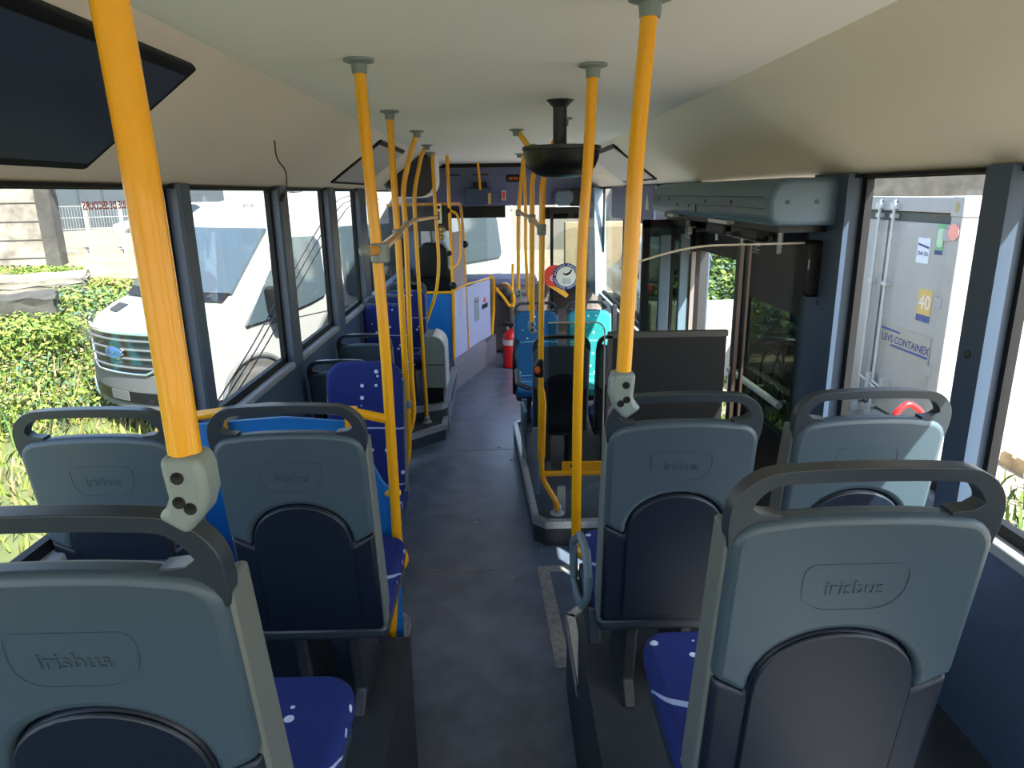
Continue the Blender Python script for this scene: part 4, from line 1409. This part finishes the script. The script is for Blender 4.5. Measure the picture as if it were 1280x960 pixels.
def vpt(l, x, h):
    return (x, l + vsweep(l) * (x / 1.0) ** 2, h)


STA = [0, .03, .08, .15, .25, .35, .46, .58, .68, .9, 1.15, 1.38, 1.52, 1.8, 2.2, 2.5, 3.0, 3.6, 4.4, 5.2, 6.0, 6.5, 6.65, 6.7]
bm = NB()
rings = []
for l in STA:
    top = interp(TOPH, l)
    zb = .34 if l > .3 else .40
    hs = [zb, zb + .1, .62, .85, min(1.0, top - .1)]
    if top > 1.5: hs += [1.30, 1.30 + (top - 1.4) * .4, 1.30 + (top - 1.4) * .75, top - .09]
    else: hs += [top - .085, top - .07, top - .06, top - .045]
    half = []
    for h in hs: half.append((side_x(l, h), h))
    xs = half[-1][0]
    for f, dz in ((.965, -.045), (.9, -.018), (.75, -.004), (.5, .006), (.25, .012), (0, .014)):
        half.append((xs * f, top + dz))
    ring = [bm.verts.new(vpt(l, x, h)) for x, h in half] + [bm.verts.new(vpt(l, -x, h)) for x, h in half[-2::-1]]
    rings.append(ring)
n = len(rings[0])
for a, b in zip(rings[:-1], rings[1:]):
    for i in range(n - 1):
        bm.faces.new((a[i], a[i + 1], b[i + 1], b[i]))
    bm.faces.new((a[n - 1], a[0], b[0], b[n - 1]))
# front and rear caps as strips left to right
for ring, flip in ((rings[0], 1), (rings[-1], 0)):
    for i in range(n // 2 - 0):
        j = n - 1 - i
        if i + 1 < j - 1 or i + 1 == j - 1:
            try: bm.faces.new((ring[i], ring[i + 1], ring[j - 1], ring[j]) if i + 1 != j - 1 else (ring[i], ring[i + 1], ring[j]))
            except Exception: pass
vb = obj('body', bm, WHITE, van, local=True)


def vfront(x, h, off):
    hh = max(0, h - .55)
    return (x, .30 * x * x - off + .0 + .02 * hh, h)


def fgrid(outline_w, h0, h1, off0, off1, nu=12, nv=8, x0=None, x1=None, cx=0.0):
    """patch on the nose: width at each height given by outline_w(t) -> (xa, xb)"""
    bm = NB()
    def lay(off):
        R_ = []
        for j in range(nv + 1):
            t = j / nv
            xa, xb = outline_w(t)
            R_.append([bm.verts.new(vfront(xa + (xb - xa) * i / nu, h0 + (h1 - h0) * t, off)) for i in range(nu + 1)])
        return R_
    a = lay(off0); b = lay(off1)
    for j in range(nv):
        for i in range(nu):
            bm.faces.new((a[j][i], a[j][i + 1], a[j + 1][i + 1], a[j + 1][i]))
            bm.faces.new((b[j][i], b[j + 1][i], b[j + 1][i + 1], b[j][i + 1]))
        bm.faces.new((a[j][0], a[j + 1][0], b[j + 1][0], b[j][0])); bm.faces.new((a[j][nu], b[j][nu], b[j + 1][nu], a[j + 1][nu]))
    for i in range(nu):
        bm.faces.new((a[0][i], b[0][i], b[0][i + 1], a[0][i + 1])); bm.faces.new((a[nv][i], a[nv][i + 1], b[nv][i + 1], b[nv][i]))
    return bm


# lower grey bumper
bmp = fgrid(lambda t: (-(.86 + .12 * t), .86 + .12 * t), .30, .70, -.25, .035, 20, 6)
obj('bumper', bmp, BUMPER, van, local=True, bevel=.02)
obj('lower_intake', fgrid(lambda t: (-.62, .62), .38, .50, .03, .045, 14, 3), BLACK, van, local=True)
obj('towing_plate', fgrid(lambda t: (-.17, .13), .40, .50, .044, .055, 4, 2), BUMPER, van, local=True)
bm = NB()
for s in (-1, 1):
    tube(bm, fillet([vfront(s * .60, .36, .05), vfront(s * .72, .42, .05), vfront(s * .80, .52, .05)], .05), .012, 8)
obj('bumper_crease', bm, CHROME, van, local=True)
# grille: rounded black shield, chrome rim and bars, oval badge
def gw(t):
    w = .50 + .10 * math.sin(min(1, t * 1.15) * PI * .62)
    if t < .12: w -= .09 * (1 - t / .12)
    if t > .92: w -= .05 * (t - .92) / .08
    return (-w, w)
gr = obj('grille', fgrid(gw, .70, 1.12, .005, .035, 16, 14), GRAPH, van, local=True)
bm = NB()
rim = []
for i in range(15):
    t_ = i / 14; rim.append(vfront(gw(t_)[1], .70 + .42 * t_, .04))
for i in range(1, 12):
    rim.append(vfront(gw(1)[1] + (gw(1)[0] - gw(1)[1]) * i / 12, 1.12, .04))
for i in range(14, -1, -1):
    t_ = i / 14; rim.append(vfront(gw(t_)[0], .70 + .42 * t_, .04))
for i in range(1, 12):
    rim.append(vfront(gw(0)[0] + (gw(0)[1] - gw(0)[0]) * i / 12, .70, .04))
tube(bm, rim, .016, 8, closed=True)
obj('grille_rim', bm, CHROME, gr, local=True)
for i in range(4):
    h = .765 + i * .095
    ww = gw((h - .70) / .42)[1] - .03
    bm = tube(NB(), [vfront(-ww + 2 * ww * j / 14, h, .042) for j in range(15)], .019, 8, flat=.8)
    obj('grille_bar', bm, mat('bar_silver', (.09, .095, .095), .4, .3) if 'bar_silver' not in MATS else MATS['bar_silver'], gr, local=True)
bm = NB()
ov = [(.15 * math.cos(a), .92 + .062 * math.sin(a)) for a in [i / 32 * 2 * PI for i in range(32)]]
prism(bm, ov, .045, .072, lambda u, v, w_: vfront(u, v, w_))
bd = obj('badge', bm, CHROME, gr, local=True)
bm = NB()
prism(bm, [(u * .90, .92 + (v - .92) * .84) for u, v in ov], .070, .076, lambda u, v, w_: vfront(u, v, w_))
obj('badge_field', bm, BLUEP, bd, local=True)
obj('badge_lettering', text_bm('Ford', .085, lambda u, v, w_: vfront(u * 1.25, .92 + v, .0775 + w_), .002, .001), CHROME, bd, local=True)
for s in (-1, 1):
    def hlw(t, s=s):
        a, b = .60 + .04 * t, .86 + .06 * t
        return (a, b) if s > 0 else (-b, -a)
    hl = obj('headlamp', fgrid(hlw, .84, 1.13, .0, .03, 6, 5), LAMPG, van, local=True)
    bm = NB()
    for (xx, hh) in ((.68, .95), (.77, 1.0)):
        c_ = vfront(s * xx, hh, .03)
        lathe(bm, [(.05, 0), (.055, -.012), (.03, -.02)], c_, 14, 'y')
    obj('lamp_reflector', bm, VGLASS, hl, local=True)
# bonnet vents and windscreen
def top_patch(l0, l1, xa, xb, off, nu=10, nv=8, taper=0):
    bm = NB()
    def lay(o_):
        out = []
        for j in range(nv + 1):
            l = l0 + (l1 - l0) * j / nv
            row = []
            for i in range(nu + 1):
                t_ = i / nu
                x = xa + (xb - xa) * t_
                x *= 1 - taper * j / nv
                p_ = vpt(l, x, interp(TOPH, l) + .014)
                row.append(bm.verts.new((p_[0], p_[1] - o_ * .7, p_[2] + o_ * .7)))
            out.append(row)
        return out
    a = lay(-.01); b = lay(off)
    for j in range(nv):
        for i in range(nu):
            bm.faces.new((a[j][i], a[j + 1][i], a[j + 1][i + 1], a[j][i + 1]))
            bm.faces.new((b[j][i], b[j][i + 1], b[j + 1][i + 1], b[j + 1][i]))
        bm.faces.new((a[j][0], b[j][0], b[j + 1][0], a[j + 1][0])); bm.faces.new((a[j][nu], a[j + 1][nu], b[j + 1][nu], b[j][nu]))
    for i in range(nu):
        bm.faces.new((a[0][i], a[0][i + 1], b[0][i + 1], b[0][i])); bm.faces.new((a[nv][i], b[nv][i], b[nv][i + 1], a[nv][i + 1]))
    return bm


obj('windscreen', top_patch(.67, 1.38, -.88, .88, .02, 12, 8, .07), VGLASS, van, local=True)
obj('scuttle', top_patch(.56, .67, -.84, .84, .012, 12, 2), BLACK, van, local=True)
for s in (-1, 1):
    a_, b_ = (.34, .56) if s > 0 else (-.56, -.34)
    obj('bonnet_vent', top_patch(.22, .36, a_, b_, .012, 4, 2), GRAPH, van, local=True)
bm = NB()
for x0_ in (-.5, .15):
    tube(bm, [vpt(.66, x0_, 1.475), vpt(.98, x0_ + .42, 1.76)], .010, 6)
obj('wiper', bm, BLACK, van, local=True)


def side_patch(outline, off0, off1, s=1):
    bm = NB()
    def f(u, v, w_):
        p_ = vpt(u, side_x(u, v), v)
        return (s * (p_[0] + w_), p_[1] - .0, p_[2])
    return prism(bm, outline, off0, off1, f)


for s in (1, -1):
    door_glass = [(.62, 1.13), (1.2, 1.17), (1.75, 1.25), (1.98, 1.31), (2.03, 1.37), (2.05, 1.93), (1.98, 2.01), (1.66, 2.02), (1.42, 1.95), (1.15, 1.68)]
    obj('door_window', side_patch(door_glass, -.03, .032, s), VGLASS, van, bevel=.004, local=True)
    obj('side_window', side_patch(rrect(2.38, 3.95, 1.25, 2.10, .10), -.03, .032, s), VGLASS, van, bevel=.004, local=True)
    obj('rear_side_window', side_patch(rrect(4.3, 6.18, 1.42, 2.10, .10), -.03, .032, s), VGLASS, van, bevel=.004, local=True)
    bm = NB()
    for l in (2.28, 2.34):
        pts_ = [vpt(l, side_x(l, h) + .001, h) for h in [.5 + i * .15 for i in range(12)]]
        tube(bm, [(s * p_[0], p_[1], p_[2]) for p_ in pts_], .004, 6)
    pts_ = [vpt(l, side_x(l, 1.12) + .004, 1.10 + .03 * l * .3) for l in [.95 + i * .25 for i in range(22)]]
    tube(bm, [(s * p_[0], p_[1], p_[2]) for p_ in pts_], .005, 6)
    obj('panel_seam', bm, BUMPER, van, local=True)
    hd = obj('door_handle', tube(NB(), [(s * (p_[0] + .02), p_[1], p_[2]) for p_ in [vpt(l, side_x(l, 1.05), 1.06) for l in (2.02, 2.08, 2.22, 2.28)]], [.012, .022, .022, .012], 8), BLACK, van, local=True)
    rec = [(2.15 + .06 * math.cos(a), 1.06 + .12 * math.sin(a)) for a in [i / 20 * 2 * PI for i in range(20)]]
    bm = NB()
    tube(bm, [(s * (p_[0] + .003), p_[1], p_[2]) for p_ in [vpt(u, side_x(u, v), v) for u, v in rec]], .006, 6, closed=True)
    obj('handle_recess', bm, BUMPER, hd, local=True)
    bm = NB()
    p_ = vpt(2.15, side_x(2.15, .88), .88)
    lathe(bm, [(.022, 0), (.022, s * .006)], (s * p_[0], p_[1], p_[2]), 14, 'x')
    obj('door_lock', bm, BUMPER, hd, local=True)
    # lower cladding and mirror
    obj('side_cladding', side_patch([(1.55, .42), (5.9, .42), (5.9, .62), (1.60, .62)], -.01, .022, s), BUMPER, van, local=True, bevel=.006)
    mc = vpt(1.12, side_x(1.12, 1.45), 1.45)
    bm = NB()
    prism(bm, rrect(s * (mc[0] + .12) - .13, s * (mc[0] + .12) + .13, 1.18, 1.52, .08, 6), mc[1] - .10, mc[1] + .06, XZ)
    mr = obj('wing_mirror', bm, BLACK, van, local=True, bevel=.03, seg=3)
    bm = NB()
    tube(bm, [(s * (mc[0] - .03), mc[1] + .03, 1.24), (s * (mc[0] + .10), mc[1], 1.26)], .04, 8)
    obj('mirror_arm', bm, BLACK, mr, local=True)
    bm = NB()
    prism(bm, [(.15, 0), (.28, -.1), (.32, .3), (.2, .35)], 0, .01, lambda u, v, w_: (0, 0, 0)) if False else None
    for l in (.90, 4.9):
        xs_ = side_x(1.0, .6)
        yy = l if l > 2 else l + .0
        yy = l
        pass
        wl = obj('wheel', lathe(NB(), [(.20, -.20), (.30, -.20), (.345, -.17), (.345, -.03), (.30, .005), (.215, .008)] if s > 0 else [(.215, -.008), (.30, -.005), (.345, .03), (.345, .17), (.30, .20), (.20, .20)], (s * 1.03, yy, .345), 32, 'x'), TYRE, van, local=True)
        yc_ = yy
        hub = [(.21, 0), (.21, .004), (.19, .006), (.17, -.03), (.10, -.02), (.09, .02), (.05, .03)]
        obj('hub_cap', lathe(NB(), [(r, s * h) for r, h in hub], (s * 1.035, yc_, .345), 28, 'x'), GALV, wl, local=True)
        bm = NB()
        for i in range(10):
            a = i / 10 * 2 * PI
            lathe(bm, [(.022, 0), (.022, s * .004)], (s * 1.035 + s * .004, yc_ + .145 * math.cos(a), .345 + .145 * math.sin(a)), 8, 'x')
        obj('hub_slots', bm, DGREY, wl, local=True)
        # arch lining
        bm = NB()
        arc = [(yc_ + .45 * math.cos(a), .345 + .45 * math.sin(a)) for a in [i / 20 * PI for i in range(21)]]
        arc = [(arc[0][0], .30)] + arc + [(arc[-1][0], .30)]
        prism(bm, arc, s * .6, s * 1.026, YZ)
        obj('wheel_arch', bm, TYRE, van, local=True)
        bm = NB()
        tube(bm, [(s * 1.03, u, v) for u, v in arc], .028, 8)
        obj('arch_trim', bm, BUMPER, van, local=True)
bm = NB()
box(bm, -.10, .10, 2.55, 2.70, 2.52, 2.56)
obj('roof_beacon', bm, BUMPER, van, local=True)

# overhead cables running down beside the windows
GC = 'black cables hanging outside the left windows'
for i, (dx, lab) in enumerate(((0, 'black cable slanting across the van outside the left windows, uppermost'), (8, 'black cable slanting across the van outside the left windows, middle one'), (17, 'black cable slanting across the van outside the left windows, lowest one'))):
    dy = i * 6
    pts = [at(268 + dx, 508, 3.3), at(316 + dx, 432, 3.9), at(348 + dx, 372, 4.6), at(388 + dx, 302, 5.4), at(412 + dx, 262 + dy * .4, 6.0), at(424 + dx * .6, 248 + dy, 6.5), at(440, 244 + dy, 7.2), at(475, 243 + dy, 9)]
    tag(obj('hanging_cable', tube(NB(), fillet(pts, .5, 5), .004, 8), BLACK), lab, 'cable', GC)

# ------------------------------------------------------------------ shipping container
CX, CY, CZ0, CZ1 = 4.0, 6.2, -.42, 2.0
t = thing('shipping_container', 'white shipping container outside the right windows, door end towards the bus', 'container', (CX, CY, CZ0))
CW, CLEN = 2.44, 6.06
bm = NB()
for (x, y) in ((CX, CY), (CX, CY + CW - .16)):
    box(bm, x, x + .16, y, y + .16, CZ0, CZ1)
for (x, y) in ((CX + CLEN - .16, CY), (CX + CLEN - .16, CY + CW - .16)):
    box(bm, x, x + .16, y, y + .16, CZ0, CZ1)
obj('corner_post', bm, CONT, t, bevel=.008)
bm = NB()
box(bm, CX + .01, CX + .12, CY + .16, CY + CW - .16, CZ1 - .14, CZ1)
box(bm, CX + .01, CX + .12, CY + .16, CY + CW - .16, CZ0, CZ0 + .16)
obj('door_sill_and_header', bm, CONT, t, bevel=.006)
bm = NB()
box(bm, CX + .16, CX + CLEN - .16, CY + .03, CY + .11, CZ1 - .08, CZ1 - .01); box(bm, CX + .16, CX + CLEN - .16, CY + .03, CY + .13, CZ0, CZ0 + .16)
obj('side_rail', bm, CONT, t)
# corrugated long side
prof = []
x = CX + .16; i = 0
while x < CX + CLEN - .16:
    prof += [(x, CY + .05), (x + .07, CY + .05), (x + .14, CY + .085), (x + .21, CY + .085)]; x += .28
bm = NB()
top_ = [bm.verts.new((a, b, CZ1 - .06)) for a, b in prof]; bot_ = [bm.verts.new((a, b, CZ0 + .12)) for a, b in prof]
for i in range(len(prof) - 1): bm.faces.new((bot_[i], bot_[i + 1], top_[i + 1], top_[i]))
obj('corrugated_side', bm, CONT, t)
bm = NB(); box(bm, CX + .05, CX + CLEN - .05, CY + .09, CY + CW - .05, CZ1 - .06, CZ1 - .02)
obj('roof_panel', bm, CONT, t)
obj('far_side', box(NB(), CX + .1, CX + CLEN - .1, CY + CW - .1, CY + CW - .06, CZ0, CZ1 - .04), CONT, t)
bm = NB()
for zz in (CZ0, CZ1 - .17):
    for yy in (CY - .012, CY + CW - .165):
        box(bm, CX - .012, CX + .172, yy, yy + .177, zz, zz + .178)
cc = obj('corner_casting', bm, CONT, t, bevel=.01)
bm = NB()
for zz in (CZ0 + .085, CZ1 - .085):
    lathe(bm, [(.032, 0), (.032, -.004)], (CX + .08, CY - .010, zz), 16, 'y', 1, 1.5)
    lathe(bm, [(.032, 0), (.032, -.004)], (CX - .010, CY + .075, zz), 16, 'x', 1, 1.5)
obj('casting_hole', bm, mat('casting_hole_ochre', (.30, .26, .12), .8), cc)
# doors
for (ya_, yb_) in ((CY + .18, CY + 1.21), (CY + 1.25, CY + CW - .18)):
    dl = obj('door_leaf', box(NB(), CX + .03, CX + .07, ya_, yb_, CZ0 + .20, CZ1 - .24), CONT, t, bevel=.004)
    obj('leaf_gasket', box(NB(), CX + .045, CX + .06, ya_ - .03, yb_ + .03, CZ0 + .16, CZ1 - .15), GASK, dl)
    for yr in ((yb_ - .12,) if ya_ < CY + 1 else (ya_ + .12, yb_ - .14)):
        bm = NB(); tube(bm, [(CX - .01, yr, CZ0 + .06), (CX - .01, yr, CZ1 - .03)], .017, 12)
        lr = obj('lock_rod', bm, CONT if yr < CY + .5 else GALV, dl)
        bm = NB()
        for zz in (CZ0 + .10, CZ1 - .09):
            box(bm, CX - .035, CX + .02, yr - .05, yr + .05, zz - .03, zz + .03)
            box(bm, CX - .03, CX + .03, yr - .035, yr + .035, zz - .12 if zz > 1 else zz + .08, zz - .08 if zz > 1 else zz + .12)
        obj('rod_cam', bm, GALV, lr)
        bm = NB()
        for zz in (-.12, 1.1):
            box(bm, CX - .03, CX + .03, yr - .04, yr + .04, zz, zz + .035)
        tube(bm, [(CX - .02, yr, .06), (CX - .03, yr - .40, .0)], .012, 8)
        box(bm, CX - .05, CX + .03, yr - .26, yr - .20, -.06, .14)
        obj('rod_handle', bm, GALV, lr)
bm = NB()
for zz in (CZ0 + .3, .35, 1.0, 1.62):
    box(bm, CX - .005, CX + .03, CY + .12, CY + .24, zz, zz + .10)
obj('hinge', bm, CONT, t)
# stickers on the near leaf: f maps u to the right as seen from the bus (towards -Y)
def cs(yc, zc):
    return lambda u, v, w_: (CX + .0295 - w_, yc - u, zc + v)
fs = cs(6.9, .56)
st = obj('name_sign', prism(NB(), [(-.42, -.13), (.47, -.13), (.47, .14), (-.42, .14)], .001, .004, fs), mat('sign_grey', (.30, .29, .26), .5), t)
obj('sign_lettering', text_bm('LEVS CONTAINEX', .104, lambda u, v, w_: fs(u + .04, v + .0, .0042 + w_), .001, .002), NAVYP, st)
bm = NB(); prism(bm, [(-.22, -.075), (.45, -.075), (.45, -.052), (-.19, -.052)], .0042, .006, fs); prism(bm, [(-.40, .08), (-.05, .08), (-.05, .098), (-.40, .106)], .0042, .006, fs)
obj('sign_stripe', bm, BLUEP, st)
f4 = cs(6.62, .98)
o = obj('anniversary_sticker', prism(NB(), rrect(-.11, .11, -.15, .16, .004), .001, .003, f4), GOLD, t)
obj('sticker_number', text_bm('40', .19, lambda u, v, w_: f4(u, v + .03, .0032 + w_), .001, .002), WHITEP, o)
obj('sticker_base', prism(NB(), rrect(-.11, .11, -.15, -.085, .002), .003, .004, f4), BLUEP, o)
f5 = cs(6.52, 1.62)
o = obj('info_sticker', prism(NB(), rrect(-.06, .06, -.14, .14, .004), .001, .003, f5), GREENP, t)
obj('info_patch', prism(NB(), rrect(-.045, .045, -.07, .10, .03), .003, .004, f5), mat('pale_green', (.4, .55, .4), .5), o)
obj('info_base', prism(NB(), rrect(-.06, .06, -.14, -.10, .0), .003, .004, f5), NAVYP, o)
f6 = cs(6.76, 1.52)
o = obj('approval_sticker', prism(NB(), rrect(-.10, .10, -.14, .10, .004), .001, .003, f6), mat('sticker_pale_blue', (.55, .62, .68), .5), t)
obj('approval_bar', prism(NB(), [(-.09, .03), (.09, .0), (.09, .02), (-.09, .05)], .003, .004, f6), NAVYP, o)
obj('approval_lettering', text_bm('ZN4 25t', .05, lambda u, v, w_: f6(u, v - .05, .0032 + w_), .001, .001), NAVYP, o)
# red round notice stuck on the corner post (reads through the bus glass)
tag(obj('round_notice', lathe(NB(), [(.075, 0), (.075, -.003)], (CX - .006, CY + .085, 1.70), 24, 'x'), mat('notice_red_pale', (.75, .30, .25), .5)), 'faded red round notice high on the container corner', 'sign')
# red hoop seen through the window seat handle
t = thing('red_hoop', 'red curved hose end standing in front of the white container', 'hose', (2.3, 3.6, -.4))
pts = [Vector((1.165 + 1.1, 3.55, .2))]
q0, q1, q2, q3, q4 = at(1118, 530, 3.6), at(1118, 518, 3.6), at(1135, 502, 3.6), at(1152, 515, 3.6), at(1156, 530, 3.6)
obj('hoop', tube(NB(), fillet([(q0.x, 3.6, -.3), q0, q1, q2, q3, q4, (q4.x, 3.6, -.3)], .05, 5), .017, 10), RED, t)
obj('weighted_foot', box(NB(), q0.x - .05, q4.x + .05, 3.45, 3.75, -.42, -.28), DGREY, t, bevel=.02)
# pallet by the container
t = thing('timber_pallet', 'weathered timber pallet lying beside the container at the right edge', 'pallet', (5.2, 5.6, -.42))
for i in range(6):
    obj('deck_board', box(NB(), 4.6, 6.0, 5.05 + i * .17, 5.17 + i * .17, -.31, -.285), mat('pallet_wood', (.38, .28, .16), .8, noise=.3, nscale=8) if 'pallet_wood' not in MATS else MATS['pallet_wood'], t)
for x_ in (4.6, 5.25, 5.9):
    obj('bearer', box(NB(), x_, x_ + .10, 5.05, 6.05, -.42, -.31), MATS['pallet_wood'], t)

# ------------------------------------------------------------------ right background
t = thing('concrete_hall', 'dark grey concrete hall standing behind the white container', 'building', (14, 22, -.4))
obj('hall_wall', box(NB(), 8.5, 40, 20, 30, -.42, 9), CONCD, t)
obj('roof_band', box(NB(), 8.3, 40, 19.8, 30, 8.9, 9.3), DGREY, t)
bm = NB()
for i in range(5):
    box(bm, 12 + i * 5, 14.5 + i * 5, 19.95, 20.0, 3.6, 5.0)
obj('hall_window', bm, WHITEP, t)
# mesh on posts above the container right
t = thing('yard_fence', 'tall wire yard fence between the container and the concrete hall', 'fence', (12, 16, -.4))
bm = NB()
for i in range(60):
    x_ = 11 + i * .14
    tube(bm, [(x_, 16, -.4), (x_, 16, 4.2)], .008, 4)
for i in range(20):
    z_ = i * .23 - .2
    tube(bm, [(11, 16, z_), (19.4, 16, z_)], .008, 4)
obj('wire_panel', bm, GALV, t)
for i in range(4):
    x_ = 11 + i * 2.8
    obj('post', tube(NB(), [(x_, 16, -.42), (x_, 16, 4.3)], .04, 8), GALV, t)
# green bank seen through the tinted door
bm = NB()
for _ in range(260):
    x_ = random.uniform(2.7, 9.0); y_ = random.uniform(10.3, 12.4)
    r = random.uniform(.3, .6)
    leaf_mass(bm, (x_, y_, -.35 + r * .6 + .22 * max(0, y_ - 9.5)), (r, r, r * .8), 70, .06, .6, nm=4)
tag(obj('bank_greenery', bm, [LEAF[0], LEAF[3], LEAF[1], LEAF[5]], recenter=False), 'dense green undergrowth beyond the middle door', 'undergrowth', kind='stuff')
bm = NB()
for _ in range(500):
    x_ = random.uniform(1.9, 6.0); y_ = random.uniform(4.6, 9.1)
    if x_ > 3.8 and y_ > 5.6 and y_ < 9: continue
    blades(bm, x_, y_, -.42, 9, .12, .12)
tag(obj('yard_grass', bm, [LEAF[0], LEAF[1], LEAF[3]], recenter=False), 'short green grass on the ground outside the middle door', 'grass', kind='stuff')
# bicycle left in the grass (dark, seen through the lower door glass)
t = thing('old_bicycle', 'dark old bicycle standing in the grass outside the tinted door glass', 'bicycle', (3.15, 7.0, -.42))
bx, by, bz = 3.15, 7.0, -.42
bm = None
for yy in (by, by + 1.02):
    bm = NB()
    tube(bm, [(bx, yy + .33 * math.cos(a), bz + .34 + .33 * math.sin(a)) for a in [i / 28 * 2 * PI for i in range(28)]], .016, 8, closed=True)
    wl = obj('wheel', bm, TYRE, t)
    bm = NB()
    for i in range(10):
        a = i / 10 * PI
        tube(bm, [(bx, yy - .32 * math.cos(a), bz + .34 - .32 * math.sin(a)), (bx, yy + .32 * math.cos(a), bz + .34 + .32 * math.sin(a))], .0025, 4)
    obj('spokes', bm, GALV, wl)
P_ = {'r': (bx, by + 1.02, bz + .34), 'f': (bx, by, bz + .34), 'bb': (bx, by + .60, bz + .30), 'st': (bx, by + .74, bz + .82), 'hd': (bx, by + .20, bz + .86), 'hl': (bx, by + .16, bz + .70)}
bm = NB()
for a, b in (('bb', 'st'), ('bb', 'hl'), ('st', 'hd'), ('r', 'bb'), ('r', 'st'), ('hd', 'hl'), ('hl', 'f')):
    tube(bm, [P_[a], P_[b]], .016, 8)
obj('frame', bm, BLACK, t)
obj('handlebar', tube(NB(), fillet([(bx - .26, by + .30, bz + .98), (bx - .22, by + .18, bz + .98), (bx, by + .19, bz + .96), (bx + .22, by + .18, bz + .98), (bx + .26, by + .30, bz + .98)], .05), .013, 8), CHROME, t)
obj('saddle', prism(NB(), [(bx - .03, by + .62), (bx + .03, by + .62), (bx + .08, by + .88), (bx - .08, by + .88)], bz + .86, bz + .91, XY), BLACK, t, bevel=.015)
obj('seat_post', tube(NB(), [P_['st'], (bx, by + .76, bz + .88)], .013, 8), CHROME, t)
# low white wall, sandy wall and far greenery seen through the open half of the door and the front windows
tag(obj('low_white_wall', box(NB(), 1.95, 3.35, 9.3, 9.6, -.42, .62), mat('white_render', (.30, .30, .28), .8, noise=.08), bevel=.02), 'low white rendered wall seen through the open half of the middle door', 'wall')
tag(obj('sandy_wall', box(NB(), 1.6, 3.7, 18.2, 18.6, -.42, 1.35), mat('sandy_render', (.19, .15, .09), .85, noise=.15, nscale=2), bevel=.02), 'long sandy coloured wall ahead of the bus on the right', 'wall')
for i, (x_, y_, z_, r_) in enumerate(((5.9, 16.0, -.4, (1.3, 1.0, .9)), (8.5, 17.8, -.4, (1.2, 1.0, 1.2)))):
    shrub('round_shrub', ['green shrub rising above the low white wall, left one', 'taller green shrub rising above the low white wall, right one'][i], (x_, y_, z_), r_, 1500, [LEAF[0], LEAF[3], LEAF[2]], 'shrubs behind the low white wall', .08)
# blue-grey parked van and pale buildings ahead
t = thing('pale_building', 'pale rendered building far ahead of the bus beyond the windscreen', 'building', (3, 34, -.4))
obj('facade', box(NB(), -2, 16, 32, 40, -.42, 5.2), mat('pale_render', (.13, .125, .11), .8, noise=.06), t)
obj('roof', prism(NB(), [(31.6, 5.1), (40.4, 5.1), (36, 7.4)], -2.3, 16.3, YZ), mat('roof_tile', (.36, .22, .15), .8, noise=.2), t)
for i in range(5):
    o = obj('facade_window', box(NB(), -.8 + i * 3.2, .5 + i * 3.2, 31.95, 32.0, 1.4, 3.0), WHITEP, t)
    obj('pane', box(NB(), -.7 + i * 3.2, .4 + i * 3.2, 31.93, 31.96, 1.5, 2.9), VGLASS, o)
t = thing('parked_car', 'blue-grey parked car ahead of the bus outside the front right window', 'car', (3.4, 14, -.42))
pf = [(-.9, .25), (-.9, .7), (-.6, .92), (-.42, 1.45), (.42, 1.45), (.6, .92), (.9, .7), (.9, .25)]
obj('body', prism(NB(), [(3.4 + u, -.42 + v) for u, v in pf], 13, 17.0, XZ), mat('car_pale_blue', (.12, .165, .195), .3, coat=.5), t, bevel=.08, seg=3)
obj('rear_window', prism(NB(), [(2.86, .54), (3.94, .54), (3.80, .98), (3.0, .98)], 12.97, 13.0, XZ), VGLASS, t)
for x_ in (2.6, 4.0):
    obj('wheel', lathe(NB(), [(.30, 0), (.32, .02), (.32, .18), (.3, .2)], (x_, 13.7, -.10), 20, 'x'), TYRE, t)
for side_lamp in (2.62, 4.06):
    obj('rear_lamp', box(NB(), side_lamp, side_lamp + .12, 12.98, 13.02, .22, .40), RED, t)

for o in list(bpy.data.objects):
    if o.name.startswith('letters'):
        bpy.data.objects.remove(o)
